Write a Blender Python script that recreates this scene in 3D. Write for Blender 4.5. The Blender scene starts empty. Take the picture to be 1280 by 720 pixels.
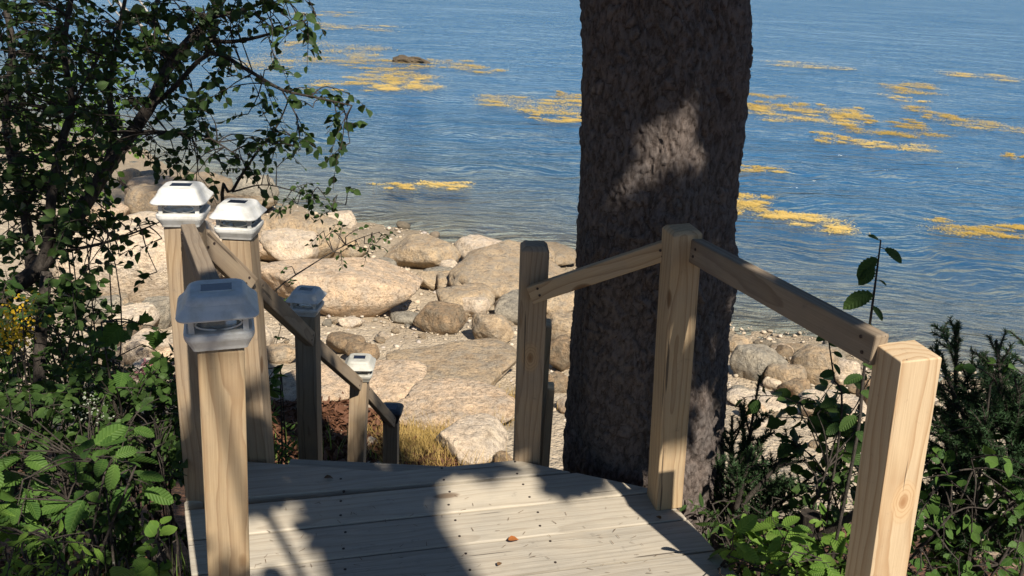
import bpy, math, random
import numpy as np
from mathutils import Matrix, Vector
R = math.radians
rng = np.random.default_rng(7)
random.seed(7)
scene = bpy.context.scene
col = scene.collection

# ------------------------------------------------------------------ camera
F, PITCH, ROLL, CZ = 1050.0, R(21), R(2.8), 1.61
_f = np.array([0, math.cos(PITCH), -math.sin(PITCH)]); _u0 = np.array([0, math.sin(PITCH), math.cos(PITCH)])
_r = math.cos(ROLL) * np.array([1., 0, 0]) + math.sin(ROLL) * _u0
_u = -math.sin(ROLL) * np.array([1., 0, 0]) + math.cos(ROLL) * _u0
CAM = np.array([0, 0, CZ])
cam_data = bpy.data.cameras.new('camera'); cam = bpy.data.objects.new('camera', cam_data); col.objects.link(cam)
cam_data.sensor_width = 36; cam_data.lens = 36 * F / 1280; cam_data.clip_start = 0.05; cam_data.clip_end = 6000
m = Matrix(((_r[0], _u[0], -_f[0], 0), (_r[1], _u[1], -_f[1], 0), (_r[2], _u[2], -_f[2], CZ), (0, 0, 0, 1)))
cam.matrix_world = m
scene.camera = cam

# ------------------------------------------------------------------ light
SUN_EL = R(47); SUN_AZ = R(180 - 27.5)              # azimuth measured from +Y towards +X
SUN = np.array([math.sin(SUN_AZ) * math.cos(SUN_EL), math.cos(SUN_AZ) * math.cos(SUN_EL), math.sin(SUN_EL)])
world = bpy.data.worlds.new('World'); scene.world = world; world.use_nodes = True
wn = world.node_tree; bg = wn.nodes['Background']
sky = wn.nodes.new('ShaderNodeTexSky'); sky.sky_type = 'NISHITA'; sky.sun_disc = False
sky.sun_elevation = SUN_EL; sky.sun_rotation = SUN_AZ; sky.altitude = 1800; sky.air_density = 1.0; sky.dust_density = 0.0; sky.ozone_density = 2.2
wn.links.new(sky.outputs[0], bg.inputs[0]); bg.inputs[1].default_value = 0.055
sd = bpy.data.lights.new('sun', 'SUN'); sd.energy = 5.0; sd.angle = R(0.55); sd.color = (1.0, 0.93, 0.82)
so = bpy.data.objects.new('sun', sd); col.objects.link(so); so.location = (4, -8, 12)
so.rotation_euler = Vector(SUN).to_track_quat('Z', 'Y').to_euler()
scene.view_settings.view_transform = 'Standard'; scene.view_settings.look = 'None'
scene.view_settings.exposure = 0.85; scene.view_settings.gamma = 1.0
scene.render.engine = 'CYCLES'
cy = scene.cycles
cy.max_bounces = 6; cy.transparent_max_bounces = 12; cy.caustics_reflective = False; cy.caustics_refractive = False
cy.use_denoising = True; cy.sample_clamp_indirect = 4.0

# ------------------------------------------------------------------ pixel <-> place helpers (authoring in photo pixels, real 3-D places)
def ray(u, v): return _f + (u - 640) / F * _r - (v - 360) / F * _u
def at_z(u, v, z): d = ray(u, v); return CAM + d * ((z - CZ) / d[2])
def at_y(u, v, y): d = ray(u, v); return CAM + d * (y / d[1])
def at_d(u, v, dep): return CAM + dep * ray(u, v)
def depth(p): return float((np.asarray(p) - CAM) @ _f)

ZW = -4.7
SHX = np.array([-60, -30, -20, -12.86, -8, -4.4, -1.63, 1.28, 3.0, 4.34, 5.39, 7.57, 12, 20, 60])
SHY = np.array([62, 42, 33, 27.8, 22.9, 20.7, 19.7, 18.7, 16.6, 14.9, 14.3, 13.2, 11.5, 9.5, 8])
def h2(i, j, s=0):
    n = (i.astype(np.int64) * 374761393 + j.astype(np.int64) * 668265263 + s * 1442695041) & 0x7fffffff
    n = ((n ^ (n >> 13)) * 1274126177) & 0x7fffffff
    return ((n ^ (n >> 16)) & 0xffff) / 65535.0
def vn2(x, y, s=0):
    i, j = np.floor(x), np.floor(y); fx, fy = x - i, y - j
    fx, fy = fx * fx * (3 - 2 * fx), fy * fy * (3 - 2 * fy)
    a, b, c, d = h2(i, j, s), h2(i + 1, j, s), h2(i, j + 1, s), h2(i + 1, j + 1, s)
    return (a + (b - a) * fx) * (1 - fy) + (c + (d - c) * fx) * fy - 0.5
def fbm2(x, y, o=4, s=0):
    t = np.zeros_like(x); a = 1.0
    for k in range(o): t += a * vn2(x * 2 ** k, y * 2 ** k, s + k); a *= 0.5
    return t
def vn3(p, s=0):
    z = p[:, 2]; k = np.floor(z); fz = z - k; fz = fz * fz * (3 - 2 * fz)
    out = 0
    for dk, w in ((0, 1 - fz), (1, fz)):
        kk = (k + dk).astype(np.int64)
        x, y = p[:, 0] + 17.13 * kk, p[:, 1] + 31.7 * kk
        out = out + w * vn2(x, y, s)
    return out
def fbm3(p, o=4, s=0):
    t = np.zeros(len(p)); a = 1.0
    for k in range(o): t += a * vn3(p * 2 ** k + 5.3 * k, s + k); a *= 0.5
    return t
BANK_Y = np.array([-20, -2, 1.0, 2.4, 3.2, 4.0, 5.0, 6.0]); BANK_Z = np.array([0.3, -0.25, -0.45, -0.75, -1.15, -1.6, -2.1, -2.5])
def ground_np(x, y):
    x = np.asarray(x, float); y = np.asarray(y, float)
    ys = np.interp(x, SHX, SHY)
    t = (ys - y) / np.maximum(ys - 6, 1.0)
    beach = ZW + 2.2 * np.sign(t) * np.abs(t) ** 1.3
    sea = ZW - np.minimum(0.11 * np.maximum(y - ys, 0) ** 0.95, 4.0)
    z = np.where(y > ys, sea, beach)
    z = np.where(y < 6, np.interp(y, BANK_Y, BANK_Z) - np.where(x > 1.3, np.minimum((x - 1.3) * 0.12, 0.5), 0) * np.clip((y - 0.5) / 2, 0, 1) * np.clip((6 - y) / 2, 0, 1), z)
    z = z + 0.10 * fbm2(x * 0.7, y * 0.7, 4, 3) + 0.035 * fbm2(x * 3, y * 3, 3, 9)
    return z
def ground(x, y): return float(ground_np(np.array([x]), np.array([y]))[0])
_T = np.geomspace(1.0, 90, 900)
def on_ground(u, v):
    d = ray(u, v); Q = CAM + _T[:, None] * d; below = Q[:, 2] < ground_np(Q[:, 0], Q[:, 1])
    i = int(np.argmax(below)) if below.any() else len(_T) - 1
    p = Q[i].copy(); p[2] = ground(p[0], p[1]); return p

# ------------------------------------------------------------------ object helpers
def tag(o, label=None, cat=None, group=None, kind=None):
    if label: o['label'] = label
    if cat: o['category'] = cat
    if group: o['group'] = group
    if kind: o['kind'] = kind
    return o
def empty(name, loc, rz=0.0):
    o = bpy.data.objects.new(name, None); o.empty_display_size = 0.1; o.location = tuple(float(c) for c in loc); o.rotation_euler = (0, 0, rz)
    col.objects.link(o); return o
def mesh_data(name, v, f, smooth=False):
    me = bpy.data.meshes.new(name)
    me.from_pydata(np.asarray(v, float).tolist(), [], [list(map(int, q)) for q in f] if not isinstance(f, np.ndarray) else f.tolist())
    if smooth: me.polygons.foreach_set('use_smooth', np.ones(len(me.polygons), bool))
    me.update(); return me
def obj(name, v, f, mat, parent=None, smooth=False, loc=None):
    me = mesh_data(name, v, f, smooth); me.materials.append(mat)
    o = bpy.data.objects.new(name, me); col.objects.link(o)
    if parent is not None: o.parent = parent
    if loc is not None: o.location = tuple(float(c) for c in loc)
    return o
def inst(name, me, parent, M):
    o = bpy.data.objects.new(name, me); col.objects.link(o); o.parent = parent; o.matrix_local = M; return o
def bevel(o, w, seg=2):
    b = o.modifiers.new('bevel', 'BEVEL'); b.width = w; b.segments = seg; b.limit_method = 'ANGLE'; b.angle_limit = R(40)
    return o
class MB:
    def __init__(s): s.v = []; s.f = []; s.n = 0
    def add(s, v, f):
        v = np.asarray(v, float); s.v.append(v); s.f += [[i + s.n for i in q] for q in f]; s.n += len(v); return s
    def box(s, lo, hi):
        x0, y0, z0 = lo; x1, y1, z1 = hi
        return s.add([(x0, y0, z0), (x1, y0, z0), (x1, y1, z0), (x0, y1, z0), (x0, y0, z1), (x1, y0, z1), (x1, y1, z1), (x0, y1, z1)],
                     [(0, 3, 2, 1), (4, 5, 6, 7), (0, 1, 5, 4), (1, 2, 6, 5), (2, 3, 7, 6), (3, 0, 4, 7)])
    def tube(s, pts, rad, n=6, cap=True):
        pts = np.asarray(pts, float); k = len(pts); rad = np.broadcast_to(np.asarray(rad, float), (k,)) if np.ndim(rad) else np.full(k, rad)
        t = np.gradient(pts, axis=0); t /= np.linalg.norm(t, axis=1, keepdims=True) + 1e-9
        ref = np.array([0, 0, 1.]) if abs(t[0][2]) < 0.9 else np.array([1., 0, 0])
        a = np.cross(t, ref); a /= np.linalg.norm(a, axis=1, keepdims=True) + 1e-9; b = np.cross(t, a)
        ang = np.arange(n) * 2 * math.pi / n
        v = (pts[:, None] + rad[:, None, None] * (np.cos(ang)[None, :, None] * a[:, None] + np.sin(ang)[None, :, None] * b[:, None])).reshape(-1, 3)
        f = [(i * n + j, i * n + (j + 1) % n, (i + 1) * n + (j + 1) % n, (i + 1) * n + j) for i in range(k - 1) for j in range(n)]
        if cap: f += [tuple(range(n))[::-1], tuple((k - 1) * n + j for j in range(n))]
        return s.add(v, f)
    def build(s, name, mat, parent=None, smooth=False, loc=None):
        return obj(name, np.concatenate(s.v), s.f, mat, parent, smooth, loc)
def curve(pts, n=24):
    pts = np.asarray(pts, float); k = len(pts)
    if k < 3: return np.array([pts[0] + (pts[-1] - pts[0]) * t for t in np.linspace(0, 1, n)])
    P = np.vstack([2 * pts[0] - pts[1], pts, 2 * pts[-1] - pts[-2]]); out = []
    for t in np.linspace(0, k - 1 - 1e-6, n):
        i = int(t); q = t - i; a, b, c, d = P[i:i + 4]
        out.append(0.5 * (2 * b + (c - a) * q + (2 * a - 5 * b + 4 * c - d) * q * q + (3 * b - a - 3 * c + d) * q ** 3))
    return np.array(out)

# ------------------------------------------------------------------ materials
class Mat:
    def __init__(s, name):
        s.m = bpy.data.materials.new(name); s.m.use_nodes = True; s.t = s.m.node_tree; s.b = s.t.nodes['Principled BSDF']; s.out = s.t.nodes['Material Output']
    def n(s, kind, ins=None, **kw):
        nd = s.t.nodes.new('ShaderNode' + kind)
        for k, v in kw.items(): setattr(nd, k, v)
        for k, v in (ins or {}).items():
            if hasattr(v, 'is_linked'): s.t.links.new(v, nd.inputs[k])
            else: nd.inputs[k].default_value = v
        return nd
    def coord(s, which='Object'): return s.n('TexCoord').outputs[which]
    def mapv(s, vec, scale=(1, 1, 1), loc=(0, 0, 0)): return s.n('Mapping', {'Vector': vec, 'Scale': scale, 'Location': loc}).outputs[0]
    def noise(s, vec, scale, detail=4, rough=0.55, dist=0.0): return s.n('TexNoise', {'Vector': vec, 'Scale': scale, 'Detail': detail, 'Roughness': rough, 'Distortion': dist}).outputs[0]
    def ramp(s, fac, stops, interp='LINEAR'):
        nd = s.n('ValToRGB', {'Fac': fac}); cr = nd.color_ramp; cr.interpolation = interp
        while len(cr.elements) < len(stops): cr.elements.new(0.5)
        for e, (p, c) in zip(cr.elements, stops): e.position = p; e.color = (c[0], c[1], c[2], 1) if hasattr(c, '__len__') else (c, c, c, 1)
        return nd.outputs[0]
    def mix(s, fac, a, b, mode='MIX'):
        nd = s.n('MixRGB', blend_type=mode)
        for k, v in zip(('Fac', 'Color1', 'Color2'), (fac, a, b)):
            if hasattr(v, 'is_linked'): s.t.links.new(v, nd.inputs[k])
            else: nd.inputs[k].default_value = v if k == 'Fac' else (v[0], v[1], v[2], 1)
        return nd.outputs[0]
    def math(s, op, a, b=0.0):
        nd = s.n('Math', operation=op)
        for i, v in enumerate((a, b)):
            if hasattr(v, 'is_linked'): s.t.links.new(v, nd.inputs[i])
            else: nd.inputs[i].default_value = v
        return nd.outputs[0]
    def rnd(s): return s.n('ObjectInfo').outputs['Random']
    def bump(s, h, strength=0.4, dist=0.01, normal=None):
        ins = {'Height': h, 'Strength': strength, 'Distance': dist}
        if normal is not None: ins['Normal'] = normal
        return s.n('Bump', ins).outputs[0]
    def set(s, color=None, rough=None, normal=None, **kw):
        for k, v in dict({'Base Color': color, 'Roughness': rough, 'Normal': normal}, **kw).items():
            if v is None: continue
            if hasattr(v, 'is_linked'): s.t.links.new(v, s.b.inputs[k])
            elif hasattr(v, '__len__') and len(v) == 3: s.b.inputs[k].default_value = (*v, 1)
            else: s.b.inputs[k].default_value = v
        return s.m

def wood(name, axis, light, dark, grey, greyamt, ring=17.0, knots=True, knot=None):
    M = Mat(name); c = M.coord(); r = M.rnd()
    off = M.n('CombineXYZ', {0: M.math('MULTIPLY', r, 7.3), 1: M.math('MULTIPLY', r, 13.1), 2: M.math('MULTIPLY', r, 29.7)}).outputs[0]
    pith = M.n('CombineXYZ', {'X': M.math('MULTIPLY', M.math('SUBTRACT', r, 0.5), 0.11), 'Y': 0.075 if axis == 'Z' else 0.0, 'Z': 0.0 if axis == 'Z' else -0.05}).outputs[0]
    if axis == 'X':
        pith = M.n('CombineXYZ', {'X': 0.0, 'Y': M.math('MULTIPLY', M.math('SUBTRACT', r, 0.5), 0.13), 'Z': -0.055}).outputs[0]
    st = (1, 1, 0.22) if axis == 'Z' else (0.18, 1, 1)
    cs = M.n('VectorMath', {0: M.mapv(c, st), 1: off}, operation='ADD').outputs[0]
    warp = M.n('TexNoise', {'Vector': cs, 'Scale': 9.0, 'Detail': 2.0, 'Roughness': 0.5}).outputs['Color']
    warp = M.n('VectorMath', {0: warp, 1: (0.5, 0.5, 0.5)}, operation='SUBTRACT').outputs[0]
    warp = M.n('VectorMath', {0: warp, 'Scale': 0.075}, operation='SCALE').outputs[0]
    wv = M.n('VectorMath', {0: M.n('VectorMath', {0: c, 1: pith}, operation='ADD').outputs[0], 1: warp}, operation='ADD').outputs[0]
    w = M.n('TexWave', {'Vector': wv, 'Scale': ring, 'Distortion': 0.6, 'Detail': 2.0, 'Detail Scale': 1.2}, wave_type='RINGS', rings_direction=axis, wave_profile='SAW').outputs['Fac']
    fine = M.noise(M.n('VectorMath', {0: M.mapv(c, (1, 1, 0.02) if axis == 'Z' else (0.02, 1, 1)), 1: off}, operation='ADD').outputs[0], 420, 3, 0.6)
    blot = M.noise(M.n('VectorMath', {0: c, 1: off}, operation='ADD').outputs[0], 7, 4, 0.6)
    base = M.mix(M.ramp(w, [(0.0, 0.0), (0.55, 0.06), (0.80, 0.42), (0.95, 0.8), (1.0, 0.1)]), light, dark)
    base = M.mix(M.math('MULTIPLY', M.ramp(fine, [(0.35, 0.0), (0.75, 1.0)]), 0.22), base, (dark[0] * 0.7, dark[1] * 0.7, dark[2] * 0.7))
    g = M.math('MULTIPLY', M.ramp(blot, [(0.3, 0.35), (0.65, 1.0)]), greyamt)
    gcol = M.mix(M.ramp(fine, [(0.3, 0.0), (0.7, 1.0)]), grey, (grey[0] * 0.62, grey[1] * 0.62, grey[2] * 0.62))
    gcol = M.mix(M.math('MULTIPLY', M.ramp(w, [(0.5, 0.0), (0.95, 1.0)]), 0.28), gcol, (grey[0] * 0.5, grey[1] * 0.46, grey[2] * 0.42))
    base = M.mix(g, base, gcol)
    if knots:
        kv = M.n('VectorMath', {0: M.mapv(c, (5.5, 5.5, 2.6) if axis == 'Z' else (2.2, 6.5, 6.5)), 1: off}, operation='ADD').outputs[0]
        k = M.n('TexVoronoi', {'Vector': kv, 'Scale': 1.0, 'Randomness': 1.0}).outputs['Distance']
        base = M.mix(M.ramp(k, [(0.05, 0.9), (0.085, 0.75), (0.11, 0.0)]), base, (dark[0] * 0.45, dark[1] * 0.38, dark[2] * 0.33))
    base = M.mix(1.0, base, M.ramp(M.math('FRACT', M.math('MULTIPLY', r, 9.7)), [(0.0, (0.80, 0.79, 0.78)), (1.0, (1.08, 1.05, 1.0))]), 'MULTIPLY')
    if knot:
        s3 = M.n('SeparateXYZ', {0: c}); wob = M.math('MULTIPLY', M.math('SUBTRACT', M.noise(c, 22, 2), 0.5), 0.016)
        kx = M.math('SUBTRACT', s3.outputs['X'], knot[0]); kz = M.math('MULTIPLY', M.math('SUBTRACT', s3.outputs['Z'], knot[1]), 0.55)
        kr = M.math('ADD', M.math('SQRT', M.math('ADD', M.math('MULTIPLY', kx, kx), M.math('MULTIPLY', kz, kz))), wob)
        rings = M.ramp(M.math('SINE', M.math('MULTIPLY', kr, 900.0)), [(0.2, 0.0), (0.9, 1.0)])
        base = M.mix(M.math('MULTIPLY', M.ramp(kr, [(0.006, 1.0), (0.024, 0.85), (0.034, 0.0)]), 0.8), base, M.mix(M.math('MULTIPLY', rings, 0.6), (light[0] * 0.88, light[1] * 0.80, light[2] * 0.72), dark))
        base = M.mix(M.ramp(kr, [(0.004, 0.8), (0.0085, 0.45), (0.012, 0.0)]), base, (dark[0] * 0.75, dark[1] * 0.65, dark[2] * 0.6))
    stain = M.noise(M.n('VectorMath', {0: c, 1: off}, operation='ADD').outputs[0], 28, 5, 0.7)
    base = M.mix(M.ramp(stain, [(0.62, 0.0), (0.80, 0.45)]), base, (0.07, 0.055, 0.04))
    ck = M.noise(M.n('VectorMath', {0: M.mapv(c, (1, 1, 0.035) if axis == 'Z' else (0.035, 1, 1)), 1: off}, operation='ADD').outputs[0], 55, 2, 0.5)
    chk = M.ramp(ck, [(0.695, 0.0), (0.72, 1.0)])
    base = M.mix(M.math('MULTIPLY', chk, 0.8), base, (0.045, 0.033, 0.024)); fine = M.math('SUBTRACT', fine, M.math('MULTIPLY', chk, 2.5))
    hgt = M.math('ADD', M.math('MULTIPLY', fine, 0.6), M.math('MULTIPLY', w, -0.4))
    return M.set(base, 0.78, M.bump(hgt, 0.35, 0.0025), **{'Specular IOR Level': 0.25})
M_post = wood('pine_post_wood', 'Z', (0.44, 0.315, 0.175), (0.25, 0.145, 0.065), (0.31, 0.265, 0.205), 0.45)
M_postnew = wood('fresh_pine_wood', 'Z', (0.56, 0.425, 0.265), (0.36, 0.21, 0.095), (0.45, 0.37, 0.28), 0.25, 14.0, knot=(0.008, 0.86))
M_postgrey = wood('weathered_post_wood', 'Z', (0.40, 0.29, 0.17), (0.22, 0.13, 0.06), (0.29, 0.24, 0.19), 0.65)
M_postknot = wood('knotty_post_wood', 'Z', (0.40, 0.29, 0.17), (0.22, 0.13, 0.06), (0.29, 0.24, 0.19), 0.65, knot=(-0.004, 0.90))
M_rail = wood('weathered_rail_wood', 'Z', (0.34, 0.26, 0.17), (0.18, 0.12, 0.07), (0.24, 0.20, 0.16), 0.7, knots=False)
M_deck = wood('weathered_deck_wood', 'X', (0.45, 0.395, 0.31), (0.33, 0.275, 0.205), (0.41, 0.375, 0.315), 0.85, 15.0)

def simple(name, color, rough=0.6, **kw): return Mat(name).set(color, rough, **kw)
M_nail = simple('rusty_nail', (0.05, 0.035, 0.03), 0.6, Metallic=0.6)
def vinyl(name, c):
    M = Mat(name); n = M.noise(M.coord(), 30, 4, 0.7); n2 = M.noise(M.mapv(M.coord(), (1, 1, 0.2)), 90, 3, 0.6)
    b = M.mix(M.ramp(n, [(0.42, 0.0), (0.68, 0.8)]), c, (c[0] * 0.72, c[1] * 0.71, c[2] * 0.66))
    b = M.mix(M.ramp(n2, [(0.6, 0.0), (0.8, 0.3)]), b, (0.35, 0.32, 0.27))
    return M.set(b, 0.55, M.bump(n, 0.08, 0.002))
M_vinyl = vinyl('white_vinyl', (0.54, 0.535, 0.51)); M_black = vinyl('black_plastic', (0.018, 0.02, 0.026))
M_vinylold = vinyl('grimy_vinyl', (0.36, 0.35, 0.31)); M_lens = Mat('clear_lens').set((0.78, 0.80, 0.74), 0.12, **{'Transmission Weight': 0.75, 'IOR': 1.45})
def solar():
    M = Mat('solar_cell'); c = M.coord(); b = M.n('TexBrick', {'Vector': c, 'Scale': 60.0, 'Color1': (0.006, 0.008, 0.016, 1), 'Color2': (0.009, 0.011, 0.022, 1), 'Mortar': (0.03, 0.035, 0.05, 1), 'Mortar Size': 0.012})
    return M.set(b.outputs[0], 0.15)
M_solar = solar()

def rockmat(name, a, b, grey, stain, speck=0.5):
    M = Mat(name); c = M.coord(); r = M.rnd()
    off = M.n('CombineXYZ', {0: M.math('MULTIPLY', r, 37.0), 1: M.math('MULTIPLY', r, 91.0), 2: r}).outputs[0]
    p = M.n('VectorMath', {0: c, 1: off}, operation='ADD').outputs[0]
    n1 = M.noise(p, 1.6, 6, 0.6); n2 = M.noise(p, 6, 6, 0.65); n3 = M.noise(p, 90, 3, 0.7); n4 = M.noise(p, 26, 5, 0.7)
    base = M.mix(M.ramp(n1, [(0.35, 0.0), (0.65, 1.0)]), a, b)
    base = M.mix(1.0, base, M.ramp(M.noise(p, 2.6, 5, 0.65), [(0.31, (0.62, 0.59, 0.56)), (0.45, (1.0, 0.98, 0.95)), (0.66, (1.25, 1.22, 1.16))]), 'MULTIPLY')
    base = M.mix(M.ramp(n2, [(0.42, 0.0), (0.62, 0.9)]), base, grey)
    base = M.mix(M.ramp(n4, [(0.52, 0.0), (0.66, 0.7)]), base, stain)
    base = M.mix(M.math('MULTIPLY', M.ramp(n3, [(0.52, 0.0), (0.7, 1.0)]), speck), base, (0.06, 0.05, 0.045))
    base = M.mix(M.math('MULTIPLY', M.ramp(n3, [(0.3, 1.0), (0.42, 0.0)]), 0.35), base, (0.62, 0.56, 0.48))
    wz = M.n('SeparateXYZ', {0: M.n('NewGeometry').outputs['Position']}).outputs['Z']
    tide = M.n('MapRange', {0: M.math('ADD', wz, M.math('MULTIPLY', M.math('SUBTRACT', n2, 0.5), 0.7)), 1: -4.15, 2: -4.55}).outputs[0]
    base = M.mix(M.math('MULTIPLY', tide, 0.65), base, (0.13, 0.10, 0.065))
    cn = M.noise(M.mapv(p, (0.8, 0.8, 2.2)), 2.3, 3, 0.55, 0.6)
    crk = M.ramp(M.math('ABSOLUTE', M.math('SUBTRACT', cn, 0.5)), [(0.004, 0.0), (0.014, 1.0)])
    base = M.mix(M.math('MULTIPLY', M.math('SUBTRACT', 1.0, crk), 0.16), base, (0.07, 0.05, 0.035))
    pit = M.noise(p, 14, 6, 0.75)
    base = M.mix(M.ramp(pit, [(0.32, 0.85), (0.48, 0.0)]), base, (stain[0] * 0.7, stain[1] * 0.7, stain[2] * 0.7))
    h = M.math('ADD', M.math('ADD', M.math('MULTIPLY', n2, 1.0), M.math('MULTIPLY', n4, 0.5)), M.math('MULTIPLY', crk, 0.06))
    h = M.math('ADD', h, M.math('MULTIPLY', n3, 0.10))
    return M.set(base, 0.88, M.bump(M.math('ADD', h, M.math('MULTIPLY', pit, 0.9)), 0.9, 0.07), **{'Specular IOR Level': 0.2})
M_peach = rockmat('peach_granite', (0.57, 0.41, 0.265), (0.62, 0.47, 0.33), (0.45, 0.365, 0.275), (0.24, 0.17, 0.11))
M_pale = rockmat('pale_granite', (0.64, 0.54, 0.41), (0.60, 0.47, 0.34), (0.52, 0.44, 0.35), (0.32, 0.25, 0.18), 0.35)
M_tan = rockmat('tan_ledge', (0.45, 0.345, 0.225), (0.42, 0.305, 0.19), (0.33, 0.275, 0.205), (0.20, 0.16, 0.11))
M_grey = rockmat('grey_stone', (0.31, 0.28, 0.225), (0.37, 0.32, 0.245), (0.24, 0.22, 0.18), (0.15, 0.13, 0.10))
M_brown = rockmat('brown_rock', (0.27, 0.19, 0.115), (0.35, 0.24, 0.14), (0.20, 0.16, 0.11), (0.10, 0.075, 0.05))
M_wetrock = rockmat('weedy_wet_rock', (0.09, 0.065, 0.035), (0.15, 0.10, 0.045), (0.06, 0.05, 0.04), (0.03, 0.025, 0.02))

def terrain_mat():
    M = Mat('beach_ground'); c = M.coord(); s = M.n('SeparateXYZ', {0: c})
    n1 = M.noise(c, 0.8, 6, 0.6); n2 = M.noise(c, 6, 5, 0.65); n3 = M.noise(c, 55, 3, 0.7)
    vo = M.n('TexVoronoi', {'Vector': c, 'Scale': 16.0}); vo2 = M.n('TexVoronoi', {'Vector': c, 'Scale': 38.0})
    sand = M.mix(M.ramp(n2, [(0.35, 0.0), (0.65, 1.0)]), (0.40, 0.32, 0.22), (0.30, 0.245, 0.175))
    peb = M.mix(M.ramp(M.n('SeparateColor', {0: vo.outputs['Color']}).outputs[0], [(0.0, 0.0), (1.0, 1.0)]), (0.24, 0.20, 0.15), (0.50, 0.42, 0.32))
    beach = M.mix(M.ramp(M.n('SeparateColor', {0: vo2.outputs['Color']}).outputs[1], [(0.45, 0.0), (0.55, 0.65)]), sand, peb)
    beach = M.mix(M.ramp(n1, [(0.42, 0.0), (0.62, 0.5)]), beach, (0.40, 0.31, 0.21))
    beach = M.mix(M.ramp(n3, [(0.55, 0.0), (0.75, 0.4)]), beach, (0.12, 0.095, 0.07))
    duff = M.mix(M.ramp(n2, [(0.35, 0.0), (0.65, 1.0)]), (0.055, 0.032, 0.02), (0.13, 0.06, 0.035))
    duff = M.mix(M.ramp(n3, [(0.5, 0.0), (0.7, 0.5)]), duff, (0.22, 0.13, 0.075))
    # soil and litter on the bank (near the stairs), shingle on the beach, weed and silt under the tide line
    lf = M.n('MapRange', {0: s.outputs['X'], 1: -1.3, 2: -2.0, 3: 0.0, 4: 1.9}).outputs[0]
    yb = M.math('ADD', M.math('SUBTRACT', s.outputs['Y'], lf), M.math('MULTIPLY', M.math('SUBTRACT', n1, 0.5), 4.0))
    base = M.mix(M.ramp(M.math('MULTIPLY', yb, 0.1), [(0.50, 1.0), (0.56, 0.0)]), beach, duff)
    zz = M.math('ADD', s.outputs['Z'], M.math('MULTIPLY', M.math('SUBTRACT', n1, 0.5), 0.5))
    zr = M.n('MapRange', {0: zz, 1: -4.25, 2: -4.75}).outputs[0]
    base = M.mix(M.math('MULTIPLY', zr, 0.55), base, (0.14, 0.105, 0.065))
    zd = M.n('MapRange', {0: zz, 1: -5.1, 2: -6.4}).outputs[0]
    base = M.mix(zd, base, (0.075, 0.085, 0.05))
    h = M.math('ADD', M.math('MULTIPLY', vo.outputs['Distance'], -0.8), M.math('MULTIPLY', vo2.outputs['Distance'], -0.5))
    h = M.math('ADD', h, M.math('MULTIPLY', n2, 0.8))
    return M.set(base, 0.9, M.bump(h, 0.8, 0.04), **{'Specular IOR Level': 0.2})
M_ground = terrain_mat()

def water_mat():
    M = Mat('sea_water'); t = M.t; c = M.coord()
    wp = M.noise(M.mapv(c, (0.05, 0.09, 1)), 1.0, 3, 0.5)
    # wavelets refracted along the shore: long crests, two crossing trains and a fine chop
    warp = M.n('VectorMath', {0: M.n('VectorMath', {0: M.n('TexNoise', {'Vector': M.mapv(c, (0.22, 0.22, 1)), 'Scale': 1.0, 'Detail': 2.0}).outputs['Color'], 1: (0.5, 0.5, 0.5)}, operation='SUBTRACT').outputs[0], 'Scale': 3.4}, operation='SCALE').outputs[0]
    cw = M.n('VectorMath', {0: c, 1: warp}, operation='ADD').outputs[0]
    def train(ang, lx, ly, detail=2.0):
        mp = M.n('Mapping', {'Vector': cw, 'Rotation': (0, 0, R(ang)), 'Scale': (lx, ly, 1)}).outputs[0]
        return M.noise(mp, 1.0, detail, 0.5)
    a = train(14, 0.55, 3.0); b = train(-24, 0.9, 4.4); d = train(40, 4.0, 9.5, 3.0); e = train(8, 0.12, 0.55)
    h = M.math('ADD', M.math('ADD', M.math('MULTIPLY', a, 1.15), M.math('MULTIPLY', b, 0.85)), M.math('ADD', M.math('MULTIPLY', d, 0.26), M.math('MULTIPLY', e, 2.6)))
    st = M.n('MapRange', {0: wp, 1: 0.3, 2: 0.7, 3: 0.45, 4: 1.0}).outputs[0]
    bp = M.n('Bump', {'Height': h, 'Strength': st, 'Distance': 0.27}).outputs[0]
    gl = M.n('BsdfGlossy', {'Color': (1, 1, 1, 1), 'Roughness': 0.10, 'Normal': bp})
    tr = M.n('BsdfTransparent', {'Color': (0.86, 0.93, 0.94, 1)})
    df = M.n('BsdfDiffuse', {'Color': (0.030, 0.135, 0.29, 1), 'Normal': bp})
    dp = M.n('Attribute', attribute_name='depth').outputs['Fac']          # metres of water under this point: scattering grows with it
    sc_ = M.math('MULTIPLY', M.math('SUBTRACT', 1.0, M.math('POWER', 2.718, M.math('MULTIPLY', dp, -1.2))), 0.70)
    body = M.n('MixShader', {0: sc_, 1: tr.outputs[0], 2: df.outputs[0]})
    fr = M.n('Fresnel', {'IOR': 1.34, 'Normal': bp})
    mx = M.n('MixShader', {0: M.math('MULTIPLY', fr.outputs[0], 0.70), 1: body.outputs[0], 2: gl.outputs[0]})
    t.links.new(mx.outputs[0], M.out.inputs['Surface']); t.nodes.remove(M.b)
    return M.m
M_water = water_mat()

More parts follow.
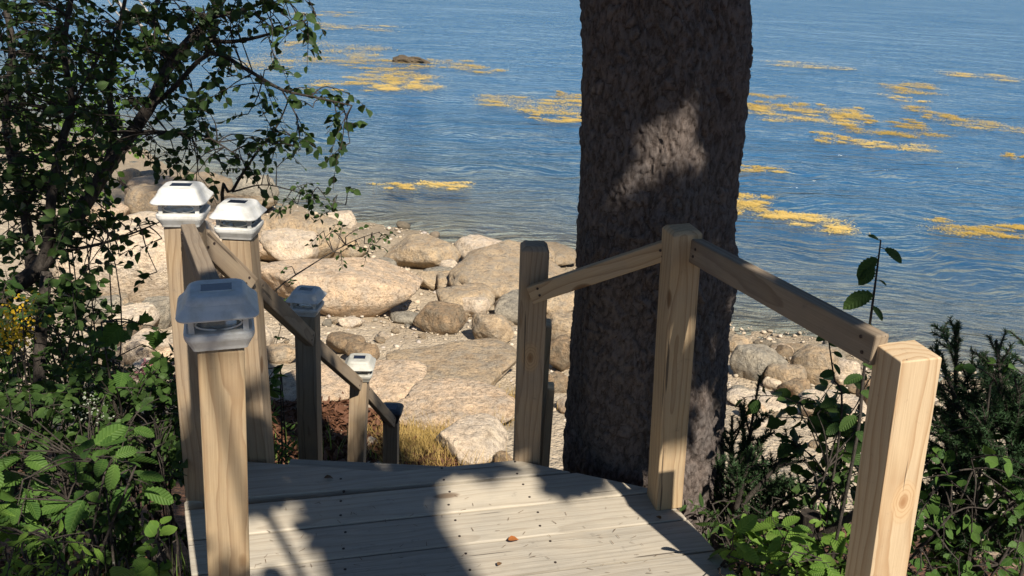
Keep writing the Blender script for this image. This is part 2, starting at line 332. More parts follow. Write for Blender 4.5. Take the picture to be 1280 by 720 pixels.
def barkmat(name, a, b, cr, plates=False):
    M = Mat(name); c = M.coord()
    n1 = M.noise(c, 7, 5, 0.6); n2 = M.noise(M.mapv(c, (1, 1, 0.45)), 60, 5, 0.7); n3 = M.noise(c, 260, 3, 0.7)
    base = M.mix(M.ramp(n1, [(0.35, 0.0), (0.65, 1.0)]), a, b)
    base = M.mix(M.ramp(n2, [(0.42, 0.75), (0.56, 0.0)]), base, cr)
    base = M.mix(M.ramp(n3, [(0.55, 0.0), (0.75, 0.45)]), base, (a[0] * 1.7, a[1] * 1.75, a[2] * 1.75))
    lich = M.noise(c, 16, 5, 0.75)
    base = M.mix(M.ramp(lich, [(0.66, 0.0), (0.76, 0.4)]), base, (0.30, 0.31, 0.27))
    if plates:
        pa = M.n('Attribute', attribute_name='plate').outputs['Fac']
        base = M.mix(M.ramp(pa, [(0.02, 0.85), (0.30, 0.0)]), base, cr)
        base = M.mix(M.math('MULTIPLY', M.ramp(pa, [(0.6, 0.0), (1.0, 1.0)]), 0.30), base, (0.17, 0.145, 0.13))
    h = M.math('ADD', n2, M.math('MULTIPLY', n3, 0.35))
    return M.set(base, 0.92, M.bump(h, 0.8, 0.012), **{'Specular IOR Level': 0.15})
M_bark = barkmat('spruce_bark', (0.135, 0.105, 0.088), (0.105, 0.09, 0.082), (0.038, 0.028, 0.023), True)
M_stem = barkmat('shrub_bark', (0.046, 0.037, 0.030), (0.065, 0.055, 0.046), (0.022, 0.018, 0.015))
M_bare = barkmat('bleached_branch', (0.42, 0.40, 0.37), (0.34, 0.32, 0.29), (0.2, 0.18, 0.16))

def leafmat(name, a, b, trans=0.3, spot=None, rough=0.5, veins=False):
    M = Mat(name); c = M.coord(); r = M.rnd()
    n1 = M.noise(M.n('VectorMath', {0: c, 1: M.n('CombineXYZ', {0: M.math('MULTIPLY', r, 50.0)}).outputs[0]}, operation='ADD').outputs[0], 3.2, 3, 0.6)
    n2 = M.noise(c, 130, 2, 0.6)
    f = M.math('ADD', M.math('MULTIPLY', n1, 0.75), M.math('MULTIPLY', M.math('SUBTRACT', r, 0.25), 0.5))
    base = M.mix(M.ramp(f, [(0.25, 0.0), (0.75, 1.0)]), a, b)
    base = M.mix(M.math('MULTIPLY', M.ramp(n2, [(0.35, 0.0), (0.7, 1.0)]), 0.22), base, (a[0] * 0.5, a[1] * 0.55, a[2] * 0.5))
    if spot: base = M.mix(M.ramp(M.noise(c, 24, 3, 0.6), [(0.68, 0.0), (0.76, 0.8)]), base, spot)
    if veins:
        sx = M.n('SeparateXYZ', {0: c}); ay = M.math('ABSOLUTE', sx.outputs['Y'])
        vn = M.math('SINE', M.math('MULTIPLY', M.math('SUBTRACT', sx.outputs['X'], M.math('MULTIPLY', ay, 0.75)), 52.0))
        mid = M.ramp(ay, [(0.0, 1.0), (0.022, 0.0)])
        base = M.mix(M.math('MULTIPLY', M.ramp(vn, [(0.55, 0.0), (1.0, 1.0)]), 0.30), base, (b[0] * 1.25, b[1] * 1.2, b[2] * 1.3))
        base = M.mix(M.math('MULTIPLY', mid, 0.5), base, (b[0] * 1.5, b[1] * 1.3, b[2] * 1.5))
        n2 = M.math('ADD', M.math('MULTIPLY', n2, 0.4), M.math('MULTIPLY', vn, -0.6))
    M.set(base, rough, M.bump(n2, 0.35 if veins else 0.15, 0.02 if veins else 0.002), **{'Specular IOR Level': 0.15})
    tl = M.n('BsdfTranslucent', {'Color': M.mix(0.5, base, (b[0] * 1.5, b[1] * 1.6, b[2] * 0.7))})
    mx = M.n('MixShader', {0: trans, 1: M.b.outputs[0], 2: tl.outputs[0]})
    M.t.links.new(mx.outputs[0], M.out.inputs['Surface'])
    return M.m
M_alder = leafmat('alder_leaf', (0.022, 0.042, 0.012), (0.048, 0.085, 0.020), 0.22, veins=True)
M_brush = leafmat('brush_leaf', (0.024, 0.052, 0.014), (0.060, 0.105, 0.024), 0.28, veins=True)
M_broad = leafmat('broad_leaf', (0.040, 0.090, 0.018), (0.085, 0.155, 0.030), 0.3, (0.14, 0.10, 0.03), veins=True)
M_lime = leafmat('lime_sunlit_leaf', (0.075, 0.15, 0.022), (0.14, 0.23, 0.04), 0.34, veins=True)  # pale leaf green; also puts sunlit brightness into the colour of some bushes
M_needle = leafmat('spruce_needle', (0.024, 0.050, 0.020), (0.042, 0.078, 0.030), 0.05, None, 0.5)
M_canopy = leafmat('canopy_leaf', (0.03, 0.06, 0.016), (0.05, 0.09, 0.022), 0.12)
M_gold = leafmat('goldenrod_flower', (0.55, 0.34, 0.02), (0.70, 0.45, 0.03), 0.2)
M_pink = leafmat('pink_flower', (0.34, 0.14, 0.16), (0.50, 0.27, 0.27), 0.2)
M_aster = leafmat('white_flower', (0.26, 0.28, 0.22), (0.42, 0.44, 0.38), 0.2)
M_straw = leafmat('dry_grass_blade', (0.34, 0.22, 0.07), (0.46, 0.33, 0.12), 0.25)
M_grass = leafmat('green_grass_blade', (0.09, 0.15, 0.03), (0.17, 0.22, 0.06), 0.25)
M_weed = leafmat('rockweed', (0.48, 0.32, 0.07), (0.74, 0.54, 0.19), 0.15, None, 0.6)
M_wrack = leafmat('dry_wrack', (0.05, 0.024, 0.015), (0.12, 0.055, 0.03), 0.05, None, 0.7)

# ------------------------------------------------------------------ ground and sea
def build_ground():
    ang = np.concatenate([np.linspace(-180, -50, 60, endpoint=False), np.linspace(-50, 50, 420, endpoint=False), np.linspace(50, 180, 60, endpoint=False)])
    rad = np.concatenate([[0.0], np.geomspace(0.6, 60, 330), np.geomspace(66, 4000, 20)])
    A, Rr = np.meshgrid(np.radians(ang), rad); x = Rr * np.sin(A); y = Rr * np.cos(A)
    z = ground_np(x, y); na, nr = len(ang), len(rad)
    v = np.stack([x, y, z], -1).reshape(-1, 3)
    i, j = np.meshgrid(np.arange(nr - 1), np.arange(na), indexing='ij'); j2 = (j + 1) % na
    f = np.stack([i * na + j, i * na + j2, (i + 1) * na + j2, (i + 1) * na + j], -1).reshape(-1, 4)
    o = obj('ground', v, f[:, ::-1], M_ground, smooth=True); tag(o, 'tan shingle beach rising to a brown littered bank below the deck', kind='structure')
build_ground()
def build_sea():
    xs = np.concatenate([[-3000, -400, -120], np.arange(-60, 60.1, 0.75), [120, 400, 3000]]); ys_ = np.concatenate([np.arange(5, 45, 0.6), [50, 60, 80, 120, 300, 1000, 4000]])
    X, Y = np.meshgrid(xs, ys_); v = np.stack([X, Y, np.full_like(X, ZW)], -1).reshape(-1, 3); nx = len(xs)
    i, j = np.meshgrid(np.arange(len(ys_) - 1), np.arange(nx - 1), indexing='ij'); f = np.stack([i * nx + j, i * nx + j + 1, (i + 1) * nx + j + 1, (i + 1) * nx + j], -1).reshape(-1, 4)
    o = obj('sea', v, f, M_water); a = o.data.attributes.new('depth', 'FLOAT', 'POINT'); a.data.foreach_set('value', np.maximum(ZW - ground_np(v[:, 0], v[:, 1]), 0).astype(np.float32)); return o
o = build_sea()
tag(o, 'rippled blue sea water with clear shallows at the shore', kind='structure')

# ------------------------------------------------------------------ rocks
import bmesh
_ico = {}
def ico(s):
    if s not in _ico:
        b = bmesh.new(); bmesh.ops.create_icosphere(b, subdivisions=s, radius=1.0)
        b.verts.ensure_lookup_table(); _ico[s] = (np.array([q.co[:] for q in b.verts]), np.array([[w.index for w in q.verts] for q in b.faces])); b.free()
    return _ico[s]
ORD = 'first second third fourth fifth sixth seventh eighth ninth tenth eleventh twelfth thirteenth fourteenth fifteenth sixteenth seventeenth eighteenth nineteenth twentieth twenty-first twenty-second twenty-third twenty-fourth'.split()
def rock_shape(sub, seed, size, planes=14, p=9.0, rough=0.10, flat=0.0):
    g = np.random.default_rng(seed); d, f = ico(sub)
    n = g.normal(size=(planes, 3)); n /= np.linalg.norm(n, axis=1, keepdims=True)
    dist = g.uniform(0.72, 1.02, planes)
    n = np.vstack([n, [[0, 0, 1], [0, 0, -1]]]); dist = np.append(dist, [0.80 - flat, 0.8])
    q = np.maximum(d @ n.T, 0) / dist
    r = (np.sum(q ** p, axis=1) + 0.35 ** p) ** (-1 / p)
    r = np.minimum(r, 1.25)
    v = d * r[:, None]
    v = v * (1 + 1.25 * rough * fbm3(d * 1.5 + seed * 1.37, 6, seed % 97)[:, None])
    v = v * (1 + 0.35 * rough * fbm3(d * 7.0 + seed, 4, seed % 71)[:, None])
    rg = np.abs(fbm3(d * 2.3 + seed * 0.7, 3, seed % 89)); v = v * (1 - 0.05 * np.clip(1 - rg / 0.10, 0, 1)[:, None] * (rough / 0.1))
    v /= np.abs(v).max(axis=0)
    v[:, :2] *= (1 - 0.38 * np.clip(-v[:, 2] + 0.15, 0, 1) ** 1.3)[:, None]
    return v * (np.array(size) / 2), f
def rock(label, u, vb, w, h, mat, dr=0.75, sub=4, seed=1, rz=0.0, planes=13, p=10.0, rough=0.13, name='boulder', cat='boulder', group=None, flat=0.0, tilt=0.0, ratio=None):
    g0 = on_ground(u, vb); dep = depth(g0); W = w * dep / F; Dp = dr * W
    dv = ray(u, vb); a = math.atan2(-dv[2], math.hypot(dv[0], dv[1]))
    H = max((h * dep / F - 0.55 * Dp * math.sin(a)) / math.cos(a), 0.16 * W)
    H *= 1.32; p = p * 1.7; planes = max(7, planes - 3); rough *= 0.85
    v, f = rock_shape(sub, seed, (W, Dp, H), planes, p, rough, flat)
    c = g0 + np.array([dv[0], dv[1], 0]) / math.hypot(dv[0], dv[1]) * Dp * 0.45
    zc = ground(c[0], c[1]); zc = min(zc, g0[2] + 0.05) + H * 0.33
    o = obj(name, v, f, mat, smooth=True, loc=(c[0], c[1], zc)); o.rotation_euler = (tilt, tilt * 0.5, rz - math.atan2(dv[0], dv[1]))
    return tag(o, label, cat, group)
rock('largest peach granite boulder, long and rounded, across the middle of the beach', 432, 398, 216, 82, M_peach, 0.6, 5, 11, 0.08, 12, 11, 0.07)
rock('overhanging tan boulder with dark underside near the waterline', 529, 338, 106, 46, M_tan, 0.7, 5, 23, 0, 12, 10, 0.10)
rock('broad sloping tan ledge between overhanging boulder and the knotty grey post', 628, 388, 176, 88, M_tan, 1.25, 5, 31, 0.2, 10, 10, 0.10, flat=0.1, tilt=0.08)
rock('tan ledge behind the knotty post reaching the trunk', 690, 400, 90, 50, M_tan, 0.9, 4, 35)
rock('peach ledge between brown stair post and the low slab', 470, 505, 150, 44, M_peach, 0.9, 5, 36, -0.1, 10, 8, 0.10)
rock('pale ledge between the corner post and the cleft boulder', 275, 350, 130, 74, M_peach, 0.8, 5, 38, 0.1, 10, 9, 0.09)
rock('low ledge at the waterline left of the spruce trunk', 680, 338, 90, 26, M_tan, 1.2, 4, 33, -0.1)
rock('flat grey rock tucked behind the right end of the largest boulder', 556, 362, 70, 26, M_grey, 0.8, 4, 37)
rock('tan slab leaning above the dark-faced angular rock', 584, 398, 84, 38, M_tan, 0.8, 4, 41, 0.35)
rock('angular rock with peach top and dark front face', 546, 420, 78, 40, M_brown, 0.7, 5, 45, -0.2, 9, 14, 0.08)
rock('rounded tan rock left of the knotty grey post', 612, 434, 70, 44, M_tan, 0.8, 5, 52, 0, 14, 9, 0.08)
rock('grey wedge of rock in front of largest boulder right end', 508, 407, 46, 18, M_grey, 0.8, 3, 57)
rock('small pale stone lying in front of the largest boulder', 440, 412, 36, 16, M_pale, 0.7, 4, 61, 0, 14, 9, 0.08, 'stone', 'stone')
rock('large low grey tan slab filling the beach behind the small black post light', 562, 506, 216, 86, M_tan, 1.0, 5, 67, 0.1, 10, 8, 0.10)
rock('flat peach ledge beyond the shaded stair posts', 392, 512, 150, 44, M_peach, 0.9, 5, 71, 0.0, 10, 8, 0.10)
rock('low peach ledge behind the dry golden grass', 560, 540, 190, 44, M_peach, 0.7, 5, 77, 0.0, 10, 8, 0.12)
rock('pale flat-topped boulder just beyond the far edge of the deck', 583, 586, 116, 64, M_pale, 0.9, 5, 83, 0.25, 9, 12, 0.06, flat=0.1)
rock('white upright stone right of the second capped post', 333, 444, 26, 34, M_pale, 0.8, 4, 87, 0, 12, 9, 0.08, 'stone', 'stone')
rock('huge pale ledge behind the leaning alder trunk', 190, 380, 230, 122, M_pale, 0.6, 5, 91, 0.15, 10, 9, 0.08)
rock('tan boulder with a dark cleft above the largest boulder', 384, 330, 100, 56, M_tan, 0.7, 5, 97, -0.2, 10, 12, 0.08)
rock('tan boulder half hidden behind the second capped post', 322, 322, 70, 52, M_tan, 0.8, 4, 101)
rock('white rounded boulder left of the corner post', 165, 420, 76, 42, M_pale, 0.8, 5, 105, 0.1, 12, 9, 0.07)
rock('grey angular boulder against the corner post', 199, 414, 44, 42, M_grey, 0.8, 4, 109, 0, 8, 14)
rock('white boulder low behind the pink flower head', 183, 458, 84, 46, M_pale, 0.8, 5, 113, -0.1, 11, 9, 0.07)
rock('pale boulder glimpsed through the alder stems', 110, 470, 70, 45, M_pale, 0.8, 4, 115)
rock('grey rounded boulder on the far beach above the corner post', 187, 238, 32, 22, M_grey, 0.8, 4, 117, 0, 12, 8, 0.05)
rock('brown boulder on the far beach beside the grey rounded one', 164, 238, 30, 26, M_tan, 0.9, 3, 119)
rock('low tan ledge at the far left waterline', 240, 250, 110, 14, M_tan, 1.0, 4, 121)
rock('tan ledge on the far beach behind the capped posts', 300, 275, 110, 22, M_tan, 1.0, 4, 122)
rock('smooth grey tan boulder right of the spruce trunk', 944, 478, 74, 50, M_grey, 0.8, 5, 127, 0.2, 10, 10, 0.07)
rock('tall rounded tan boulder below the right handrail', 1014, 486, 62, 54, M_tan, 0.8, 5, 131, 0, 12, 9, 0.06)
rock('tan boulder right of the tall rounded one, behind sapling stem', 1056, 484, 42, 36, M_pale, 0.8, 4, 135)
rock('brown angular rock between the boulders below the right handrail', 992, 502, 48, 32, M_brown, 0.8, 4, 139, 0, 8, 14)
rock('flat pale boulder in front of the right hand group', 1036, 532, 92, 46, M_pale, 0.8, 5, 143, -0.15, 10, 9, 0.07, flat=0.05)
rock('tan boulder leaning on the smooth grey one', 978, 492, 52, 40, M_tan, 0.9, 4, 411, 0.4, 9, 16, 0.08)
rock('long pale slab below the smooth grey boulder', 945, 515, 84, 26, M_pale, 0.8, 4, 413, -0.2, 9, 14, 0.08)
rock('grey boulder behind the tall rounded one at the water edge', 1040, 452, 48, 28, M_grey, 0.9, 4, 417, 0.1, 9, 14, 0.08)
rock('brown boulder at the right end of the right hand group', 1085, 515, 50, 44, M_brown, 0.9, 4, 419, 0.3, 9, 14, 0.08)
rock('dark flat stone near the water right of the spruce trunk', 957, 434, 38, 10, M_grey, 0.9, 3, 147)
rock('dark round rock between smooth grey boulder and tall one', 978, 452, 30, 22, M_brown, 0.9, 3, 151)
rock('small grey rock at the foot of the smooth grey boulder', 930, 498, 40, 16, M_grey, 0.9, 3, 155)
rock('dark boulder seen between knotty post and spruce trunk', 702, 470, 50, 46, M_brown, 0.9, 4, 159)
rock('grey stone right of the knotty post near the trunk', 704, 385, 34, 24, M_grey, 0.9, 4, 163)
rock('tan boulder beside the trunk above the dark one', 700, 432, 44, 36, M_tan, 0.9, 4, 167)
rock('dark stone at the foot of the knotty post', 630, 452, 34, 16, M_grey, 0.8, 3, 171)
rock('small brown stone on the pale flat boulder corner', 629, 590, 26, 24, M_brown, 0.9, 4, 175, 0, 8, 12, name='stone', cat='stone')
rock('white flat stone beside the smallest post', 470, 596, 40, 14, M_pale, 0.8, 3, 179, name='stone', cat='stone')
rock('white stone between the two lowest stair posts', 462, 566, 22, 18, M_pale, 0.8, 3, 181, name='stone', cat='stone')
g = np.random.default_rng(404)
for (u0, u1), (v0, v1), n, (s0, s1), where in (((585, 720), (340, 410), 10, (40, 84), 'in the jumble left of the trunk near the water'), ((470, 600), (345, 378), 8, (30, 60), 'in the jumble behind the largest boulder'),
        ((330, 450), (300, 338), 8, (50, 96), 'on the ledges above the largest boulder'), ((120, 330), (262, 345), 12, (40, 90), 'on the upper left beach behind the capped posts'),
        ((110, 240), (400, 475), 7, (34, 62), 'beside the white boulders at left'), ((330, 470), (440, 500), 5, (30, 60), 'beyond the dark shaded stair post'),
        ((915, 1085), (440, 545), 12, (24, 50), 'in the rock pile below the right handrail'), ((690, 720), (360, 520), 4, (30, 46), 'between the knotty post and the trunk')):
    for k, uu in enumerate(np.sort(g.uniform(u0, u1, n))):
        w_ = g.uniform(s0, s1); mt = (M_peach, M_tan, M_pale, M_grey, M_brown, M_tan)[g.integers(6)]
        rock(ORD[k] + ' filler boulder from the left '.replace('filler ', '') + where, uu, g.uniform(v0, v1), w_, w_ * g.uniform(0.45, 0.68), mt, g.uniform(0.7, 1.1), 4, int(g.integers(1000, 9000)), g.uniform(-0.6, 0.6), int(g.integers(8, 11)), 18.0, 0.09, group='boulders ' + where, tilt=g.uniform(-0.12, 0.12))
# a weedy rock awash offshore
p = at_z(514, 78, ZW); W = 66 * depth(p) / F
v, f = rock_shape(5, 190, (W, W * 0.5, W * 0.24), 12, 8, 0.25)
v[:, 2] += 0.10 * W * vn2(v[:, 0] * 1.6, v[:, 1] * 1.6, 5); v[:, 2] -= 0.25 * W * 0.24 * np.clip(v[:, 0] / W * 2, -0.3, 1)
tag(obj('sea_rock', v, f, M_wetrock, smooth=True, loc=(p[0], p[1], ZW + W * 0.025)), 'dark weedy rock awash among golden seaweed offshore', 'rock')
# loose stones on the shingle: the larger ones one by one
regs = [((330, 430), (405, 470), 18, 'loose stone on the shingle strip in front of the largest boulder', 'stones in front of the largest boulder'),
        ((440, 640), (405, 450), 12, 'loose stone on the shingle between the angular rock and the slab', 'stones by the angular rock'),
        ((915, 1080), (425, 560), 24, 'loose stone on the sand right of the spruce trunk', 'stones right of the trunk'),
        ((330, 620), (285, 345), 14, 'loose stone among the upper boulders near the water', 'stones near the water'),
        ((150, 330), (215, 300), 12, 'loose stone on the far left beach', 'stones on the far left beach'),
        ((880, 1270), (540, 690), 14, 'loose stone on the sand beneath the right hand shrubs', 'stones under the right shrubs'),
        ((510, 640), (560, 600), 8, 'small stone around the pale flat-topped boulder', 'stones by the flat boulder')]
smesh = []
for k in range(8):
    v, f = rock_shape(2, 300 + k, (1, 0.8, 0.6), 12, 8, 0.10); smesh.append([mesh_data('stone', v, f, True) for _ in range(3)])
    for me, mt in zip(smesh[-1], (M_pale, M_grey, M_tan)): me.materials.append(mt)
for (u0, u1), (v0, v1), n, lab, grp in regs:
    for k, uu in enumerate(np.sort(rng.uniform(u0, u1, n))):
        g0 = on_ground(uu, rng.uniform(v0, v1)); s = (8 + 12 * rng.random() ** 2) * depth(g0) / F
        o = bpy.data.objects.new('stone', smesh[rng.integers(8)][rng.integers(3)]); col.objects.link(o)
        o.location = (g0[0], g0[1], g0[2] + 0.12 * s); o.scale = (s, s, s); o.rotation_euler = (rng.normal() * 0.15, rng.normal() * 0.15, rng.random() * 6.3)
        tag(o, ORD[k] + ' from the left, ' + lab, 'stone', grp)
# shingle: countless pebbles, joined
def shingle():
    d, f = ico(1); n = 14000
    u = rng.uniform(90, 1270, n); v = rng.uniform(255, 640, n)
    rr = _f + ((u - 640) / F)[:, None] * _r - ((v - 360) / F)[:, None] * _u; zz = np.full(n, -3.3)
    for _ in range(4): P = CAM + rr * ((zz - CZ) / rr[:, 2])[:, None]; zz = ground_np(P[:, 0], P[:, 1])
    dd = (P - CAM) @ _f; ok = (P[:, 2] > ZW + 0.02) & (P[:, 1] > 5.2); P = P[ok]; dd = dd[ok]; n = len(P)
    s = np.clip(dd * (0.0010 + 0.0034 * rng.random(n) ** 4), 0.008, 0.09)
    a = rng.random(n) * 6.28; c, si = np.cos(a), np.sin(a)
    j = 1 + 0.25 * rng.normal(size=(n, len(d)))
    L = d[None] * j[..., None] * np.stack([s, s * 0.8, s * 0.55], 1)[:, None]
    V = np.stack([L[..., 0] * c[:, None] - L[..., 1] * si[:, None], L[..., 0] * si[:, None] + L[..., 1] * c[:, None], L[..., 2]], -1) + P[:, None]
    FF = (f[None] + (np.arange(n) * len(d))[:, None, None]).reshape(-1, 3)
    tag(obj('shingle', V.reshape(-1, 3), FF, M_peb, smooth=True), 'scattered pale pebbles covering the beach', kind='stuff')
def pebmat():
    M = Mat('pebbles'); r = M.n('NewGeometry').outputs['Random Per Island']
    b = M.ramp(r, [(0.0, (0.20, 0.17, 0.13)), (0.35, (0.34, 0.28, 0.20)), (0.6, (0.42, 0.33, 0.23)), (0.85, (0.47, 0.40, 0.32)), (1.0, (0.30, 0.26, 0.23))])
    return M.set(b, 0.9, M.bump(M.noise(M.coord(), 60, 3), 0.3, 0.01))
M_peb = pebmat(); shingle()

# ------------------------------------------------------------------ floating rockweed
def weed_patch(label, u, v, w, h, dens=1.0):
    c = at_z(u, v, ZW); dep = depth(c); W = 1.3 * w * dep / F; dv = ray(u, v); a = math.atan2(-dv[2], math.hypot(dv[0], dv[1]))
    Dp = 1.45 * h * dep / F / math.sin(a); px = dep / F
    g = np.random.default_rng(int(u * 7 + v))
    nc = int(6 + w / 5); cx = g.uniform(-0.48, 0.48, nc) * W; cyy = g.uniform(-0.45, 0.45, nc) * Dp; cs = g.uniform(0.03, 0.13, nc)
    n = int(np.clip(w * h * 6.0 * dens, 400, 8000)); k = g.integers(nc, size=n)
    bx = cx[k] + g.normal(size=n) * cs[k] * W * 1.3; by = cyy[k] + g.normal(size=n) * cs[k] * Dp * 0.8
    core = np.exp(-0.5 * (((bx - cx[k]) / (cs[k] * W * 1.3)) ** 2 + ((by - cyy[k]) / (cs[k] * Dp * 0.8)) ** 2))
    L = px * g.uniform(1.5, 6, n) * 0.6; wd = L * g.uniform(0.03, 0.10, n) + 0.004; th = g.normal(size=n) * 0.45 + g.choice([0, math.pi], n)
    zz = np.where(core + g.normal(size=n) * 0.32 > 0.50, g.uniform(0.004, 0.03, n), -g.uniform(0.02, 0.12, n))
    seg = 3; V = np.zeros((n, seg + 1, 2, 3)); bend = g.normal(size=n) * 0.5
    for s in range(seg + 1):
        t = s / seg; an = th + bend * t; px_ = bx + L * t * np.cos(an); py_ = by + L * t * np.sin(an); ww = wd * (0.5 + 1.0 * math.sin(math.pi * (0.15 + 0.7 * t)))
        for e, sg in ((0, -1), (1, 1)):
            V[:, s, e, 0] = px_ - sg * ww * np.sin(an); V[:, s, e, 1] = py_ + sg * ww * np.cos(an); V[:, s, e, 2] = zz + 0.012 * math.sin(3 * t)
    b = (np.arange(n) * (seg + 1) * 2)[:, None]
    FF = np.concatenate([b + np.array([[2 * s, 2 * s + 1, 2 * s + 3, 2 * s + 2]]) for s in range(seg)])
    o = obj('floating_seaweed', V.reshape(-1, 3), FF, M_weed, loc=c, smooth=True)
    o.rotation_euler = (0, 0, -math.atan2(dv[0], dv[1]) * 0.3)
    tag(o, label, 'seaweed', 'golden seaweed mats on the water')
for a in [('thin golden streak at top left, farther of two beside the alder tip', 415, 17, 62, 5), ('thin golden streak at top left, nearer of two beside the alder tip', 438, 34, 80, 6),
          ('wide golden mat just right of the hanging alder branch', 405, 68, 110, 26, 1.3), ('golden streak left of the dark sea rock', 455, 79, 110, 9),
          ('golden blotches below left of the dark sea rock', 480, 96, 90, 12), ('bright golden clump below the dark sea rock', 512, 105, 56, 16, 1.4),
          ('golden patch under the wide mat, close to alder leaves', 432, 108, 60, 9), ('small golden mat right of the dark sea rock', 565, 80, 50, 8),
          ('golden mat farthest right of the dark sea rock', 600, 86, 44, 7), ('golden mat touching left edge of the trunk', 672, 132, 110, 16, 1.3),
          ('lower golden mat touching left edge of the trunk', 700, 147, 60, 10, 1.2), ('thin upper streak touching left edge of the trunk', 712, 119, 36, 6),
          ('pale small mat left of the two submerged ones off the big boulder', 492, 233, 40, 6), ('small submerged mat nearest the shore off the big boulder', 553, 231, 46, 8),
          ('golden mat touching right edge of the trunk, upper', 965, 128, 62, 14, 1.2), ('golden mat right of the trunk, second in the row', 1005, 146, 90, 12),
          ('bright golden clump in the middle of the right hand mats', 1060, 142, 44, 14, 1.3), ('golden mat at right end of the middle row', 1108, 158, 90, 16),
          ('small bright clump below the middle row of mats', 1040, 172, 36, 9, 1.4), ('golden streak ending the lower right row', 1115, 181, 64, 8, 1.2),
          ('golden streak above the right hand mats, upper', 1148, 111, 62, 9, 1.4), ('golden clump below the upper right streak', 1165, 141, 50, 10, 1.2),
          ('pale brown mat near right edge', 1225, 156, 70, 9, 0.7), ('long golden streak at the upper right edge', 1240, 97, 74, 6, 1.3),
          ('farthest thin streak right of the trunk', 1010, 81, 76, 5, 1.0), ('golden mat touching the trunk near the right handrail', 940, 258, 60, 20, 1.2),
          ('bright golden mat beyond the right handrail', 995, 277, 90, 14, 1.2), ('pale streak halfway up the trunk on its right', 950, 212, 56, 6),
          ('long golden mat at right edge above the sapling', 1240, 288, 96, 14, 1.4), ('tiny streak at right edge mid height', 1268, 196, 30, 6),
          ('small golden dab among right hand mats', 1130, 123, 36, 5)]:
    weed_patch(*a)

# ------------------------------------------------------------------ deck
deck = empty('landing_deck', (0, 1.9, 0)); tag(deck, 'weathered grey plank deck landing in dappled shade at the head of the stairs', 'deck')
BA = R(14.3); bd = np.array([math.cos(BA), math.sin(BA)]); bn = np.array([-bd[1], bd[0]])
OUT = np.array([(-0.991, 2.19), (-0.873, 2.44), (0.046, 2.525), (0.50, 2.390), (0.578, 2.267), (0.694, 1.972), (0.905, 1.43), (1.0, 1.0), (1.0, -0.8), (-0.6, -0.8), (-0.6, 1.2), (-0.70, 1.54), (-0.844, 1.862)])[::-1]
def clip(poly, n, c):           # keep points with p.n <= c
    out = []
    for i in range(len(poly)):
        a, b = np.array(poly[i]), np.array(poly[(i + 1) % len(poly)]); da, db = a @ n - c, b @ n - c
        if da <= 0: out.append(a)
        if da * db < 0: out.append(a + (b - a) * da / (da - db))
    return out
def board(poly, zj=0.0):
    P = np.array(poly); c = P.mean(axis=0)
    L = np.stack([(P - c) @ bd, (P - c) @ bn], 1)
    if np.sum(L[:, 0] * np.roll(L[:, 1], -1) - np.roll(L[:, 0], -1) * L[:, 1]) < 0: L = L[::-1]
    n = len(L); v = [(a, b, -0.036) for a, b in L] + [(a, b, 0) for a, b in L]
    f = [tuple(range(n))[::-1], tuple(range(n, 2 * n))] + [(i, (i + 1) % n, n + (i + 1) % n, n + i) for i in range(n)]
    o = obj('deck_board', v, f, M_deck, deck, loc=(c[0], c[1] - 1.9, zj)); o.rotation_euler = (0, 0, BA); bevel(o, 0.004, 2)
    return o, c
sA = np.array([-0.784, 2.203]) @ bn                       # seam nearest the stairs
nailv = MB().tube([(0, 0, -0.004), (0, 0, 0.0012)], 0.0042, 8); nail_me = mesh_data('nail', np.concatenate(nailv.v), nailv.f); nail_me.materials.append(M_nail)
def nails(o, c, off, half):
    for t in (-0.62, -0.30, 0.06, 0.40, 0.66):
        for s in (-0.036, 0.036):
            p = bd * t + bn * (off + s)
            lp = np.array([(p - c) @ bd, (p - c) @ bn])
            if abs(lp[0]) < half: inst('nail', nail_me, o, Matrix.Translation((lp[0] + rng.normal() * 0.006, lp[1] + rng.normal() * 0.005, 0)))
far = [(-0.991, 2.19), (-0.873, 2.435), (-0.37, 2.415), (0.046, 2.525), (0.232, 2.468)]
far = clip(far, -bn, -(sA + 0.0025))
o, c = board(far); nails(o, c, sA + 0.06, 0.45)
w = 0.156
for k in range(18):
    hi = sA - k * w - 0.0035; lo = sA - (k + 1) * w + 0.0035
    pl = clip(clip(OUT, bn, hi), -bn, -lo)
    if len(pl) < 3: continue
    o, c = board(pl, float(rng.normal() * 0.0012)); 
    if k < 7: nails(o, c, (hi + lo) / 2, 0.8)
jm = MB()
for x in (-0.55, 0.0, 0.5): jm.box((x - 0.02, -1.0 - 1.9, -0.18), (x + 0.02, 2.2 - 1.9, -0.040))
jm.build('joist', M_rail, deck)
for (x, y) in ((-0.62, 2.2), (0.4, 2.2), (-0.5, 0.2), (0.85, 0.6)):
    b = MB().box((x - 0.045, y - 1.9 - 0.045, ground(x, y) - 0.1), (x + 0.045, y - 1.9 + 0.045, -0.0405)); b.build('support_post', M_postgrey, deck)

